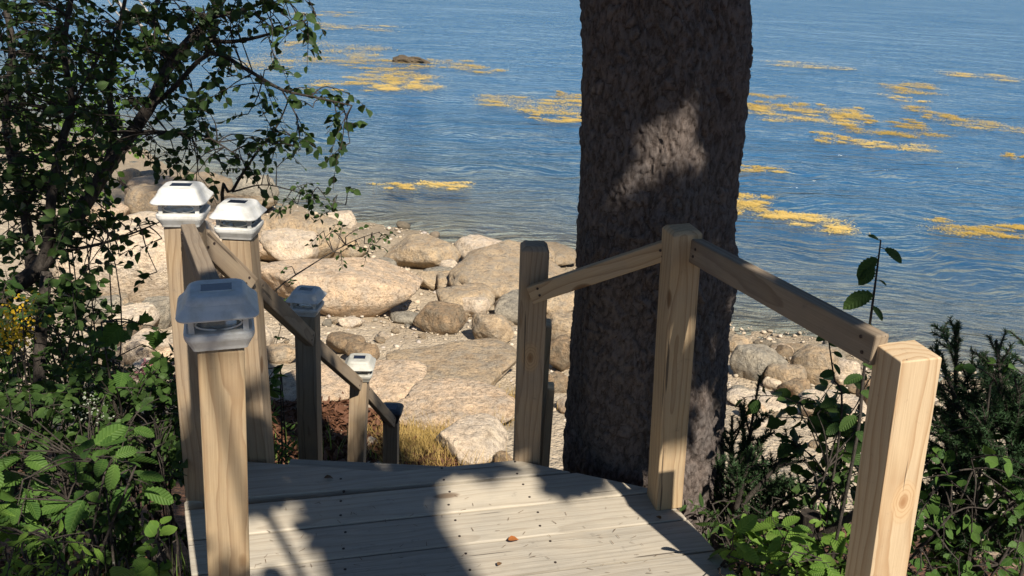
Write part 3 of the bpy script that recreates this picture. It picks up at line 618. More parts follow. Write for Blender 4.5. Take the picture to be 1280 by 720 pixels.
# ------------------------------------------------------------------ stairs
st = empty('stairway', (-0.4, 2.5, -0.2)); tag(st, 'steep timber stairs dropping from the deck to the beach', 'stairs')
for k in range(9):
    y = 0.14 + 0.225 * k; z = -0.205 * k
    o = MB().box((-0.42, -0.13, -0.038), (0.42, 0.13, 0)).build('tread', M_deck, st, loc=(0, y, z)); bevel(o, 0.004)
for s in (-0.445, 0.44):
    v = [(s - 0.02, 0.0, -0.12), (s - 0.02, 0.0, 0.14), (s - 0.02, 2.05, -1.74), (s - 0.02, 2.05, -2.0)]; v += [(a + 0.04, b, c) for a, b, c in v]
    obj('stringer', v, [(0, 1, 2, 3), (7, 6, 5, 4), (0, 4, 5, 1), (1, 5, 6, 2), (2, 6, 7, 3), (3, 7, 4, 0)], M_rail, st)

# ------------------------------------------------------------------ posts
def axis_obj(o, a, b, rz):
    a = Vector(a); b = Vector(b); q = (b - a).to_track_quat('Z', 'Y'); zt = (b - a).normalized()
    x = Vector((math.cos(rz), math.sin(rz), 0)); x = (x - zt * x.dot(zt)).normalized(); y = zt.cross(x)
    o.matrix_world = Matrix(((x[0], y[0], zt[0], a[0]), (x[1], y[1], zt[1], a[1]), (x[2], y[2], zt[2], a[2]), (0, 0, 0, 1)))
def post(label, base, top, rz, mat, w=0.089, chamfer=0.006, cut=0.0):
    base = np.array(base, float); top = np.array(top, float); L = np.linalg.norm(top - base); h = w / 2; c = chamfer
    v = [(-h, -h, 0), (h, -h, 0), (h, h, 0), (-h, h, 0), (-h, -h, L - c), (h, -h, L - c), (h, h, L - c + cut), (-h, h, L - c + cut),
         (-h + c, -h + c, L), (h - c, -h + c, L), (h - c, h - c, L + cut), (-h + c, h - c, L + cut)]
    f = [(3, 2, 1, 0), (0, 1, 5, 4), (1, 2, 6, 5), (2, 3, 7, 6), (3, 0, 4, 7), (4, 5, 9, 8), (5, 6, 10, 9), (6, 7, 11, 10), (7, 4, 8, 11), (8, 9, 10, 11)]
    o = obj('railing_post', v, f, mat); axis_obj(o, base, top, rz); bevel(o, 0.0035, 2)
    return tag(o, label, 'post', 'square wooden railing posts')
def top_at(u, v, y): return at_y(u, v, y)
T_front = top_at(276, 424, 1.54); B_front = at_y(287, 725, 1.555); B_front = T_front + (B_front - T_front) * (T_front[2] / (T_front[2] - B_front[2]))
post('nearest pine post carrying the large front solar light, left of the deck', B_front, T_front, R(19), M_post)
T_rf = top_at(1135, 438, 1.60); B_rf = at_y(1093, 722, 1.60); B_rf = T_rf + (B_rf - T_rf) * ((T_rf[2] + 0.3) / (T_rf[2] - B_rf[2]))
post('bright new pine post with a knot, nearest on the right', B_rf, T_rf, R(11), M_postnew, 0.092, 0.002)
B_mid = at_z(829, 637, 0) + np.array([0.01, 0.045, 0]); T_mid = at_y(853, 284, B_mid[1] - 0.01)
post('tan post standing in front of the spruce trunk', B_mid, T_mid, R(12), M_post, 0.089, 0.010)
B_665 = at_z(661, 580, 0) + np.array([0, 0.06, -0.0]); T_665 = at_y(668.5, 304, B_665[1])
post('knotty grey post left of the spruce trunk with a dark chamfered top', B_665 + (0, 0, -0.5), T_665, R(3), M_postknot, 0.089, 0.014)
B_230 = at_z(242, 627, 0) + np.array([0.0, 0.05, 0]); T_230 = at_y(231, 277, B_230[1])
post('pinkish corner post with solar light where left handrails meet', B_230 + (0, 0, -0.6), T_230, R(3), M_postgrey)
T_300 = at_y(300, 293, 2.50); B_300 = np.array([T_300[0] + 0.012, 2.50, -0.9])
post('grey post at the head of the stairs with solar light', B_300, T_300, R(0), M_postgrey)
T_385 = at_y(384, 390, 3.25); B_385 = np.array([T_385[0] - 0.03, 3.25, ground(-0.86, 3.25) - 0.1])
post('dark shaded stair post with bluish solar light', B_385, T_385, R(0), M_postgrey)
T_450 = at_y(450, 471, 3.93); B_450 = np.array([T_450[0] - 0.07, 3.93, ground(-0.8, 3.93) - 0.1])
post('brown stair post with a small grimy solar light', B_450, T_450, R(0), M_postgrey)
T_490 = at_y(489, 521, 4.54); B_490 = np.array([T_490[0] - 0.01, 4.54, ground(-0.7, 4.54) - 0.1])
post('lowest stair post with the black light', B_490, T_490, R(0), M_postgrey)
T_r1 = at_y(676.5, 402, 3.25); post('stair post mostly hidden behind the knotty post, upper', (T_r1[0], 3.25, ground(T_r1[0], 3.25) - 0.1), T_r1, 0, M_post)
T_r2 = at_y(682.5, 481, 3.93); post('stair post mostly hidden behind the knotty post, lower', (T_r2[0], 3.93, ground(T_r2[0], 3.93) - 0.1), T_r2, 0, M_post)

# ------------------------------------------------------------------ handrails
def rail(label, a, b, mat, t=0.036, h=0.066):
    a = np.array(a, float); b = np.array(b, float); L = np.linalg.norm(b - a)
    o = MB().box((-h / 2, -t / 2, 0), (h / 2, t / 2, L)).build('handrail', mat)
    z = Vector((b - a) / L); up = Vector((0, 0, 1)); x = (up - z * up.dot(z)).normalized(); y = z.cross(x)
    o.matrix_world = Matrix(((x[0], y[0], z[0], a[0]), (x[1], y[1], z[1], a[1]), (x[2], y[2], z[2], a[2]), (0, 0, 0, 1))); bevel(o, 0.004)
    for zz in (0.035, L - 0.035):
        for sx in (-0.2, 0.2):
            for sy in (-1, 1): inst('nail', nail_me, o, Matrix.Translation((sx * h + rng.normal() * 0.003, sy * (t / 2 + 0.0005), zz + rng.normal() * 0.006)) @ Matrix.Rotation(-sy * math.pi / 2, 4, 'X'))
    return tag(o, label, 'handrail', 'wooden handrails')
rail('short left handrail from corner post to the nearest pine post', at_y(236, 292, T_230[1] - 0.055), at_y(268, 372, T_front[1] + 0.05), M_rail, 0.038, 0.055)
def px_seg(label, u0, v0, y0, u1, v1, y1, h=0.062): return rail(label, at_y(u0, v0, y0), at_y(u1, v1, y1), M_rail, 0.034, h)
px_seg('sloping stair handrail section between the corner post and stair head post', 250, 296, T_230[1] + 0.05, 312, 357, 2.435)
px_seg('sloping stair handrail section above the dark shaded stair post', 318, 357, 2.55, 388, 424, 3.185)
px_seg('sloping stair handrail section reaching the brown stair post', 390, 428, 3.30, 449, 481, 3.865)
px_seg('lowest sloping stair handrail section ending at the black light', 455, 487, 3.98, 491, 528, 4.47)
rail('long dark handrail from trunk post to the bright new post', at_y(866, 311, T_mid[1] - 0.02), at_y(1100, 438, T_rf[1] + 0.03), M_rail, 0.038, 0.07)
rail('handrail crossing the spruce trunk down to the knotty post', at_y(842, 309, T_mid[1] + 0.03), at_y(664, 368, T_665[1] - 0.064), M_post, 0.034, 0.058)

# ------------------------------------------------------------------ solar post lights
def sq_ring(a, r, z, n=5):
    r = min(r, a * 0.98); pts = []
    for cx, cyy, t0 in ((1, -1, -90), (1, 1, 0), (-1, 1, 90), (-1, -1, 180)):
        for k in range(n):
            t = R(t0 + 90 * k / (n - 1)); pts.append((cx * (a - r) + r * math.cos(t), cyy * (a - r) + r * math.sin(t), z))
    return pts
def loft(profile, capb=True, capt=True):
    v = []; n = 20
    for a, r, z in profile: v += sq_ring(a, r, z)
    k = len(profile); f = [(i * n + j, i * n + (j + 1) % n, (i + 1) * n + (j + 1) % n, (i + 1) * n + j) for i in range(k - 1) for j in range(n)]
    if capb: f.append(tuple(range(n))[::-1])
    if capt: f.append(tuple((k - 1) * n + j for j in range(n)))
    return v, f
def solar_cap(label, top, rz, s=1.0, M_vinyl=M_vinyl):
    e = empty('solar_post_light', top, rz); e.scale = (s, s, s); tag(e, label, 'post light', 'solar post cap lights')
    v, f = loft([(0.0475, 0.004, -0.014), (0.0535, 0.008, -0.012), (0.057, 0.012, -0.004), (0.067, 0.020, 0.013), (0.0685, 0.022, 0.018), (0.0685, 0.022, 0.026), (0.064, 0.02, 0.029), (0.040, 0.01, 0.030)])
    obj('base', v, f, M_vinyl, e, smooth=False)
    v, f = loft([(0.043, 0.014, 0.0302), (0.043, 0.014, 0.0618)]); obj('lens', v, f, M_lens, e)
    for sx in (-1, 1):
        for sy in (-1, 1):
            o = MB().box((sx * 0.052 - 0.0055, sy * 0.052 - 0.0055, 0.0288), (sx * 0.052 + 0.0055, sy * 0.052 + 0.0055, 0.0625)).build('corner_pillar', M_vinyl, e)
    for k in range(4):
        t = np.linspace(0, 2 * math.pi, 25)[:-1]; pts = np.stack([0.045 * np.cos(t), np.full(24, -0.0515), 0.0455 + 0.0135 * np.sin(t)], 1)
        c, q = math.cos(k * math.pi / 2), math.sin(k * math.pi / 2); pts = pts @ np.array([[c, q, 0], [-q, c, 0], [0, 0, 1]])
        pts = np.vstack([pts, pts[:2]]); MB().tube(pts, 0.0022, 6, False).build('oval_guard', M_vinyl, e, smooth=True)
    pr = [(0.050, 0.02, 0.0615), (0.072, 0.022, 0.0600), (0.0785, 0.024, 0.0612), (0.0795, 0.025, 0.0640), (0.0780, 0.025, 0.0672), (0.070, 0.024, 0.0755), (0.0645, 0.023, 0.0825), (0.0630, 0.023, 0.0862), (0.0612, 0.022, 0.0880),
          (0.0585, 0.021, 0.0945), (0.0545, 0.020, 0.1000), (0.050, 0.019, 0.1028), (0.044, 0.018, 0.1035)]
    v, f = loft(pr); ro = obj('roof', v, f, M_vinyl, e, smooth=True)
    ro.data.set_sharp_from_angle(angle=R(22))
    o = MB().box((-0.030, -0.020, 0.1034), (0.030, 0.020, 0.1046)).build('solar_panel', M_solar, e)
    fr = MB().box((-0.0325, -0.0225, 0.1033), (0.0325, -0.020, 0.1050)).box((-0.0325, 0.020, 0.1033), (0.0325, 0.0225, 0.1050)).box((-0.0325, -0.020, 0.1033), (-0.030, 0.020, 0.1050)).box((0.030, -0.020, 0.1033), (0.0325, 0.020, 0.1050))
    fr.build('panel_frame', M_vinyl, o)
    return e
solar_cap('largest white solar light on the nearest post, oval guards in front', T_front + (0, 0, 0.012), R(19), 0.97)
solar_cap('bright white solar light on the corner post, farthest left', T_230 + (0, 0, 0.010), R(8), 0.92)
solar_cap('white solar light on the stair head post with a shaded top', T_300 + (0, 0, 0.010), R(0), 0.92)
solar_cap('bluish shaded solar light on the dark stair post', T_385 + (0, 0, 0.010), R(-4), 0.90)
solar_cap('small grimy solar light on the brown stair post', T_450 + (0, 0, 0.010), R(4), 1.0, M_vinylold)
e = empty('black_post_light', T_490, R(0)); tag(e, 'black plastic light on the lowest stair post', 'post light')
v, f = loft([(0.046, 0.006, -0.02), (0.052, 0.01, 0.0), (0.066, 0.018, 0.035), (0.070, 0.02, 0.044)]); obj('base', v, f, M_black, e)
v, f = loft([(0.070, 0.02, 0.0445), (0.072, 0.022, 0.050), (0.066, 0.022, 0.062), (0.056, 0.02, 0.070)]); obj('roof', v, f, M_black, e, smooth=True)
o = MB().box((-0.036, -0.036, 0.070), (0.036, 0.036, 0.0715)).build('solar_panel', M_solar, e)
MB().box((-0.014, -0.0565, 0.004), (0.014, -0.0535, 0.012)).build('badge', M_vinyl, e)

# ------------------------------------------------------------------ leaf tools
def leaf_template(prof, fold=0.12, curl=0.15):
    v = []; f = []
    for t, wd in prof: v += [(t, -wd, fold * wd * 2 - curl * t * t), (t, 0, -curl * t * t), (t, wd, fold * wd * 2 - curl * t * t)]
    for i in range(len(prof) - 1): a = 3 * i; f += [(a, a + 1, a + 4, a + 3), (a + 1, a + 2, a + 5, a + 4)]
    return np.array(v), np.array(f)
L_ovate = leaf_template([(0, 0.01), (0.12, 0.22), (0.38, 0.36), (0.68, 0.27), (0.88, 0.11), (1.0, 0.005)])
L_round = leaf_template([(0, 0.02), (0.10, 0.26), (0.35, 0.42), (0.65, 0.38), (0.86, 0.20), (1.0, 0.01)], 0.08, 0.10)
L_ald = leaf_template([(0, 0.015), (0.10, 0.20), (0.34, 0.37), (0.62, 0.31), (0.82, 0.15), (0.93, 0.05), (1.0, 0.004)], 0.16, 0.18)
L_lance = leaf_template([(0, 0.01), (0.2, 0.13), (0.5, 0.17), (0.8, 0.09), (1.0, 0.004)], 0.2, 0.25)
L_small = leaf_template([(0, 0.01), (0.35, 0.30), (0.72, 0.24), (1.0, 0.01)], 0.15, 0.1)
_sv = [(0, 0.012)]
for k in range(7): t = 0.06 + k * 0.125; w_ = 0.36 * math.sin(math.pi * min(1, (t + 0.12) / 1.15)) ** 0.8; _sv += [(t, w_ * 0.80), (t + 0.07, w_ * 0.71)]
L_serr = leaf_template(_sv + [(1.0, 0.004)], 0.14, 0.22)
def _maple():
    a = [(0, .0), (.02, .12), (-.05, .34), (.16, .30), (.30, .56), (.40, .36), (.52, .40), (.62, .22), (.74, .25), (1, 0)]
    P = a + [(x, -y) for x, y in a[-2:0:-1]]; c = len(P)
    v = [(x, y, 0.25 * abs(y) - 0.15 * x * x) for x, y in P] + [(0.32, 0, -0.02)]
    return np.array(v), [(i, (i + 1) % c, c) for i in range(c)]
L_maple = _maple()
def unit(a): a = np.asarray(a, float); return a / (np.linalg.norm(a, axis=-1, keepdims=True) + 1e-9)
def frames(D, Nn):
    D = unit(D); S = unit(np.cross(Nn, D)); N2 = np.cross(D, S); return D, S, N2
def leaf_mesh(name, P, D, Nn, S, T, mat, parent, kind='stuff'):
    tv, tf = T; tf = np.array(tf); D, Sd, N2 = frames(D, Nn); S = np.asarray(S)[:, None, None]
    V = P[:, None] + S * (tv[None, :, 0:1] * D[:, None] + tv[None, :, 1:2] * Sd[:, None] + tv[None, :, 2:3] * N2[:, None])
    FF = (tf[None] + (np.arange(len(P)) * len(tv))[:, None, None]).reshape(-1, tf.shape[1])
    o = obj(name, V.reshape(-1, 3), FF, mat, parent, smooth=True)
    if kind: o['kind'] = kind
    return o
_lm = {}
def leaves(parent, recs, T, mat, n_ind=300, min_px=7.5, rest='foliage'):
    """recs: list of (pos, dir, normal, size) in the parent's space; the largest in view become leaf parts, the rest one foliage part"""
    if not recs: return
    P, D, Nn, S = (np.array(a) for a in zip(*recs)); org = np.array(parent.location)
    W = P + org; q = W - CAM; dep = q @ _f; u = 640 + F * (q @ _r) / np.maximum(dep, .1); v = 360 - F * (q @ _u) / np.maximum(dep, .1)
    px = S * F / np.maximum(dep, 0.1); ok = (dep > 0.3) & (u > -10) & (u < 1290) & (v > -10) & (v < 730) & (px > min_px)
    order = np.argsort(-np.where(ok, px, 0)); ind = [i for i in order[:n_ind] if ok[i]]
    key = (id(T), mat.name)
    if key not in _lm: me = mesh_data('leaf', T[0], [list(q) for q in T[1]], True); me.materials.append(mat); _lm[key] = me
    DD, SS, NN = frames(D, Nn)
    for i in ind:
        s = float(S[i]); M = Matrix([[DD[i][k] * s, SS[i][k] * s, NN[i][k] * s, P[i][k]] for k in range(3)] + [[0, 0, 0, 1]])
        inst('leaf', _lm[key], parent, M)
    rst = np.setdiff1d(np.arange(len(P)), ind)
    if len(rst): leaf_mesh(rest, P[rst], D[rst], Nn[rst], S[rst], T, mat, parent)
class Plant:
    def __init__(s, name, base): s.e = empty(name, base); s.o = np.array(base, float); s.mb = MB(); s.rec = []; s.pts = []; s.g = np.random.default_rng(int(abs(base[0] * 1000 + base[1] * 77)) % 99991)
    def limb(s, pts, r0, r1, n=18, sides=7, keep=True):
        c = curve(np.asarray(pts, float), n) - s.o; s.mb.tube(c, np.linspace(r0, r1, n), sides)
        if keep: s.pts += list(c)
        return c + s.o
    def twig(s, p, d, L, nl, size, droop=0.3, r=0.0025, up=0.5, spread=0.9, jit=0.25, leaf_from=0.15):
        g = s.g; p = np.asarray(p, float) - s.o; d = unit(d); k = 5
        side = unit(np.cross(d, g.normal(size=3))); pts = [p + d * L * t + side * 0.12 * L * t * t + np.array([0, 0, -droop * L * t * t]) for t in np.linspace(0, 1, k)]
        s.mb.tube(pts, np.linspace(r, r * 0.35, k), 4, False)
        pts = np.array(pts)
        for j in range(nl):
            t = leaf_from + (1 - leaf_from) * (j + 0.7 * g.random()) / nl; q = t * (k - 1); i = min(int(q), k - 2); pp = pts[i] + (pts[i + 1] - pts[i]) * (q - i)
            tang = unit(pts[i + 1] - pts[i]); sd = unit(np.cross(tang, np.array([0, 0, 1.]) + 0.3 * g.normal(size=3))) * (1 if j % 2 else -1)
            ld = unit(tang * 0.6 + sd * spread + np.array([0, 0, -droop * 0.9]) + jit * g.normal(size=3))
            nn = unit(np.array([0, 0, up]) + 0.75 * g.normal(size=3) + 0.25 * (-_f))
            sz = size * g.uniform(0.45, 1.2); st = pp + ld * sz * 0.22
            s.mb.tube([pp, st], r * 0.4, 3, False); s.rec.append((st, ld, nn, sz))
        return pts + s.o
    def nearest(s, p):
        A = np.array(s.pts); i = np.argmin(np.sum((A - (np.asarray(p) - s.o)) ** 2, axis=1)); return A[i] + s.o
    def fill(s, n, sampler, L, nl, size, link=True, droop=0.3, **kw):
        for _ in range(n):
            p = sampler(s.g); a = s.nearest(p) if s.pts else p; d = unit(p - a + 0.15 * s.g.normal(size=3)) if link else unit(s.g.normal(size=3))
            if link and np.linalg.norm(p - a) > 0.03:
                mid = (a + p) / 2 + np.array([0, 0, 0.06]) * np.linalg.norm(p - a) + 0.05 * s.g.normal(size=3) * np.linalg.norm(p - a)
                c = curve([a, mid, p], 7) - s.o; s.mb.tube(c, np.linspace(0.0034, 0.0018, 7), 4, False)
            s.twig(p, d + 0.5 * s.g.normal(size=3), L * s.g.uniform(0.6, 1.2), nl, size, droop, **kw)
    def done(s, label, cat, T, mat, stem=None, n_ind=300, group=None, stem_name='branches', **kw):
        if s.mb.n: s.mb.build(stem_name, stem or M_stem, s.e, smooth=True)
        leaves(s.e, s.rec, T, mat, n_ind, **kw); return tag(s.e, label, cat, group)
def box_px(u0, u1, v0, v1, d0, d1): return lambda g: at_d(g.uniform(u0, u1), g.uniform(v0, v1), g.uniform(d0, d1))

# ------------------------------------------------------------------ big spruce by the deck
TC = at_d(797, 600, 3.28); TC[2] = 0
def spruce_trunk():
    zt = np.concatenate([np.linspace(-1.9, -0.3, 60, endpoint=False), np.linspace(-0.3, 2.0, 420, endpoint=False), np.geomspace(2.0, 21, 60)])
    na = 420; th = np.linspace(0, 2 * math.pi, na, endpoint=False); T, Z = np.meshgrid(th, zt)
    rad = np.interp(Z, [-1.9, -0.8, -0.3, 0.0, 0.5, 1.0, 1.5, 3, 10, 21], [0.46, 0.36, 0.306, 0.288, 0.262, 0.250, 0.240, 0.23, 0.16, 0.03])
    rad = rad + 0.018 * np.sin(T * 3 + 1.0 + Z * 0.6) + 0.010 * np.sin(T * 5 + Z * 1.7)
    # burl on the right side, old branch scars
    for (t0, z0, a, s) in ((-0.35, 0.62, 0.035, 0.09), (-0.2, 1.35, 0.03, 0.25), (4.45, 1.22, -0.018, 0.045), (5.35, 1.12, -0.018, 0.05)):
        dt = (T - t0 + math.pi) % (2 * math.pi) - math.pi; rad = rad + a * np.exp(-((dt * 0.3) ** 2 + (Z - z0) ** 2) / (2 * s * s))
    X = T * 0.27; U = X / 0.020; V = Z / 0.038 + 0.35 * np.sin(X * 9) ; wx = fbm2(U * 0.35, V * 0.35, 3, 41); U = U + 2.2 * wx; V = V + 1.2 * fbm2(U * 0.3, V * 0.3, 2, 47)
    per = int(round(2 * math.pi * 0.27 / 0.020))
    i0, j0 = np.floor(U), np.floor(V); f1 = np.full(U.shape, 9.0); f2 = f1.copy(); cell = np.zeros(U.shape)
    for di in (-1, 0, 1):
        for dj in (-1, 0, 1):
            ci, cj = i0 + di, j0 + dj; d = np.hypot(ci + h2(ci % per, cj, 1) - U, cj + h2(ci % per, cj, 2) - V)
            nr = d < f1; f2 = np.where(nr, f1, np.minimum(f2, d)); cell = np.where(nr, h2(ci % per, cj, 3), cell); f1 = np.where(nr, d, f1)
    e = np.clip((f2 - f1) / 0.17, 0, 1); e = e * e * (3 - 2 * e)
    rad = rad + (0.0066 * e * (0.15 + 1.1 * cell) + 0.010 * fbm2(U * 0.33, V * 0.16, 4, 61) + 0.012 * fbm2(U * 1.3, V * 0.9, 4, 71)) * np.clip((6 - Z) / 4, 0, 1)
    lean = np.stack([np.where(Z < 3, -0.085 * Z, -0.255 - 0.02 * (Z - 3)) + 0.01 * np.sin(Z * 1.3), 0.01 * Z], -1)
    v = np.stack([rad * np.cos(T) + lean[..., 0], rad * np.sin(T) + lean[..., 1], Z], -1).reshape(-1, 3); n = len(zt)
    i, j = np.meshgrid(np.arange(n - 1), np.arange(na), indexing='ij'); j2 = (j + 1) % na
    return v, np.stack([i * na + j, i * na + j2, (i + 1) * na + j2, (i + 1) * na + j], -1).reshape(-1, 4), (e * (0.55 + 0.45 * cell)).reshape(-1)
sp = empty('spruce_tree', TC); tag(sp, 'thick old spruce trunk with flaking dark bark rising beside the deck', 'tree')
v, f, pl = spruce_trunk(); o = obj('trunk', v, f, M_bark, sp, smooth=True)
at_ = o.data.attributes.new('plate', 'FLOAT', 'POINT'); at_.data.foreach_set('value', pl.astype(np.float32))
def needle_cloud(parent, base_pts, n, spread, size, name='crown'):
    g = np.random.default_rng(5); P = base_pts[g.integers(len(base_pts), size=n)] + g.normal(size=(n, 3)) * spread
    leaf_mesh(name, P, g.normal(size=(n, 3)) * (1, 1, 0.4), g.normal(size=(n, 3)), np.full(n, size), L_lance, M_needle, parent)
bmb = MB(); cp = []
for k in range(46):
    z = 15.5 + 5.2 * k / 46; L = 1.9 * (1 - (z - 15.5) / 6.5) + 0.3; a = k * 2.4; tip = np.array([math.cos(a) * L, math.sin(a) * L, z - 0.25 * L]); rt = np.array([-0.195 - 0.02 * z, 0.01 * z, z])
    pts = np.array([rt + (tip - np.array([0, 0, 0]) - np.array([0, 0, z]) + np.array([0, 0, 0])) * t + np.array([0, 0, 0]) for t in np.linspace(0, 1, 6)]); bmb.tube(pts, np.linspace(0.03, 0.008, 6), 5); cp += list(pts[1:])
bmb.build('boughs', M_bark, sp); needle_cloud(sp, np.array(cp), 5000, 0.14, 0.16)

# ------------------------------------------------------------------ shade tree behind the viewer (its trunk and leaves throw the dappled shade)
SH = np.array([0.46, -0.887, 0]); TB = np.array([-0.33, 2.05, 0]) + SH * 5.0
def shade_tree():
    g = np.random.default_rng(21); base = np.array([TB[0], TB[1], ground(TB[0], TB[1]) - 0.1])
    t = empty('shade_tree', base); tag(t, 'leafy tree behind the viewer whose trunk shades the deck', 'tree')
    zt = np.linspace(0, 9.2, 24); tp = np.stack([0.02 * np.sin(zt), 0.02 * np.cos(zt * 1.3), zt], 1); MB().tube(tp, np.interp(zt, [0, 1, 6, 9.2], [0.27, 0.22, 0.20, 0.05]), 16).build('trunk', M_bark, t, smooth=True)
    lit = []          # sun paths left open: (point, radius)
    def L(p, r): lit.append((np.asarray(p, float), r))
    for u, v_, y, r in ((230, 250, T_230[1], .10), (310, 275, 2.5, .05), (1150, 450, 1.58, .10), (1146, 485, 1.58, .10), (1140, 520, 1.58, .10), (1134, 555, 1.58, .09), (1128, 590, 1.58, .09), (1120, 640, 1.58, .05), (250, 330, 2.22, .07), (450, 450, 3.93, .12), (1135, 433, 1.6, .07), (285, 560, 1.52, .07), (290, 480, 1.52, .06), (283, 640, 1.52, .06), (840, 560, 2.25, .03), (848, 420, 2.25, .03)): L(at_y(u, v_, y), r)
    for u, v_, r in ((640, 690, .07), (780, 690, .10), (690, 670, .07), (590, 606, .03), (485, 616, .035), (530, 640, .03), (345, 675, .06), (420, 712, .07), (245, 650, .06), (245, 700, .06), (440, 640, .03), (545, 675, .03), (370, 628, .03), (655, 580, .03), (880, 655, .05), (590, 640, .06), (615, 670, .06), (720, 700, .10), (870, 690, .07), (575, 615, .04)): L(at_z(u, v_, 0), r)
    for u, v_, r in ((836, 165, .018), (826, 185, .03), (812, 210, .035), (800, 222, .03), (868, 195, .03), (885, 590, .05), (880, 640, .05), (870, 560, .03), (875, 470, .03)): L(at_d(u, v_, 2.52 + (v_ / 720) * 0.36), r)
    for gu in range(548, 925, 17):
        for gv in range(608, 726, 13):
            if gu > 541 + (gv - 607) * 0.69 and vn2(np.array([gu / 46.0]), np.array([gv / 30.0]), 8)[0] > 0.06 and gv > 622 + max(0, gu - 640) * 0.10: L(at_z(gu, gv, 0), .07)
    for k in range(26): L(at_d(g.uniform(0, 230), g.uniform(440, 720), g.uniform(2.1, 3.0)), g.uniform(.04, .09))
    for k in range(16): L(at_d(g.uniform(20, 440), g.uniform(0, 300), g.uniform(3.6, 4.4)), g.uniform(.03, .07))
    for k in range(44): L(at_d(g.uniform(900, 1280), g.uniform(520, 720), g.uniform(2.2, 3.0)), g.uniform(.05, .10))
    C = np.array([p for p, r in lit]); RR = np.array([r for p, r in lit])
    # places that lie in shade: trunk, posts, deck, brush on both sides
    want = []
    for _ in range(420): want.append(at_d(g.uniform(690, 950), g.uniform(-60, 680), g.uniform(2.55, 3.1)))
    for _ in range(150): want.append(at_z(g.uniform(230, 900), g.uniform(575, 720), 0))
    for _ in range(150): want.append(at_z(g.uniform(320, 870), g.uniform(576, 632), 0))
    for _ in range(26): want.append(at_z(g.uniform(600, 900), g.uniform(630, 720), 0))
    for _ in range(70): want.append(at_y(g.uniform(630, 700), g.uniform(300, 580), 2.5))
    for _ in range(60): want.append(at_y(g.uniform(800, 880), g.uniform(280, 640), 2.26))
    for _ in range(70): want.append(at_y(g.uniform(220, 330), g.uniform(335, 400), 1.52))
    for _ in range(330): want.append(at_d(g.uniform(-60, 240), g.uniform(380, 760), g.uniform(2.0, 3.4)))
    for _ in range(260): want.append(at_d(g.uniform(-80, 330), g.uniform(-60, 380), g.uniform(3.5, 4.6)))
    for _ in range(90): want.append(at_d(g.uniform(890, 1300), g.uniform(400, 760), g.uniform(2.2, 3.4)))
    for _ in range(30): want.append(at_y(g.uniform(360, 400), g.uniform(355, 590), 3.25))
    for _ in range(36): want.append(at_y(g.uniform(870, 1090), g.uniform(310, 440), 1.95))
    P = []; br = MB()
    for w_ in want:
        T_ = g.uniform(3.2, 7.5)
        c = w_ + SUN * T_
        tip = c - base
        rr = np.array([0, 0, np.clip(tip[2] - 0.6 * np.linalg.norm(tip[:2]), 2.5, 8.8)])
        if g.random() < 0.12:
            bc = curve([rr, rr + (tip - rr) * 0.5 + (0, 0, 0.15), tip], 8); rl = (bc + base)[:, None] - C[None]; al = np.einsum('ijk,k->ij', rl, SUN)
            if np.all(np.linalg.norm(rl - al[..., None] * SUN, axis=2) > RR[None] + 0.01): br.tube(bc, np.linspace(0.016, 0.004, 8), 5, False)
        P.append(c + g.normal(size=(12, 3)) * 0.085)
    P = np.concatenate(P); rel = P[:, None] - C[None]; al = np.einsum('ijk,k->ij', rel, SUN); pd = np.linalg.norm(rel - al[..., None] * SUN, axis=2)
    keep = np.all(pd > RR[None] + 0.055, axis=1) & (P[:, 2] > 1.2) & ~((np.linalg.norm(P[:, :2], axis=1) < 0.7) & (P[:, 2] < 2.3))
    # stay out of the camera's view
    q = P - CAM; dp = q @ _f; inside = (dp > 0.05) & (np.abs(q @ _r) < dp * 0.72) & (np.abs(q @ _u) < dp * 0.46); keep &= ~inside
    P = P[keep] - base; n = len(P)
    br.build('boughs', M_stem, t, smooth=True)
    leaf_mesh('crown', P, g.normal(size=(n, 3)), g.normal(size=(n, 3)) + SUN, g.uniform(0.07, 0.11, n), L_small, M_canopy, t)
shade_tree()

# ------------------------------------------------------------------ alder on the left
def px(*q): return [at_d(*a) for a in q]
b0 = at_d(-60, 640, 3.7)
A = Plant('alder_tree', (b0[0], b0[1], ground(b0[0], b0[1])))
A.limb([A.o] + px((-25, 450, 3.75), (5, 372, 3.8), (48, 335, 3.8), (98, 268, 3.8), (133, 212, 3.8), (186, 135, 3.8), (213, 80, 3.8), (262, 22, 3.8), (305, -50, 3.75)), 0.046, 0.018, 34, 9)
A.limb(px((48, 338, 3.8), (60, 300, 3.75), (66, 230, 3.7), (78, 175, 3.7), (90, 130, 3.7), (80, 62, 3.7), (92, -20, 3.7)), 0.026, 0.010, 26)
A.limb(px((128, 220, 3.8), (142, 172, 3.85), (137, 118, 3.9), (145, 60, 3.9), (160, -20, 3.9)), 0.020, 0.008, 20)
A.limb(px((40, 345, 3.8), (30, 260, 3.9), (8, 160, 3.9), (15, 60, 3.9), (0, -20, 3.9)), 0.026, 0.012, 20)
A.limb([A.o + (0.25, 0.1, 0)] + px((48, 600, 3.7), (50, 440, 3.7), (58, 340, 3.75)), 0.030, 0.024, 16)
A.limb(px((213, 80, 3.8), (200, 60, 3.75), (192, 30, 3.7), (200, -20, 3.7)), 0.014, 0.006, 12)
A.limb(px((186, 135, 3.8), (215, 112, 3.75), (262, 67, 3.7), (310, 88, 3.65), (352, 112, 3.6), (395, 122, 3.55), (440, 132, 3.5)), 0.014, 0.003, 22)
A.limb(px((240, 48, 3.8), (290, 52, 3.75), (345, 40, 3.7), (395, 20, 3.65)), 0.012, 0.003, 16)
A.limb(px((262, 22, 3.8), (310, 10, 3.8), (360, -10, 3.8)), 0.012, 0.005, 10)
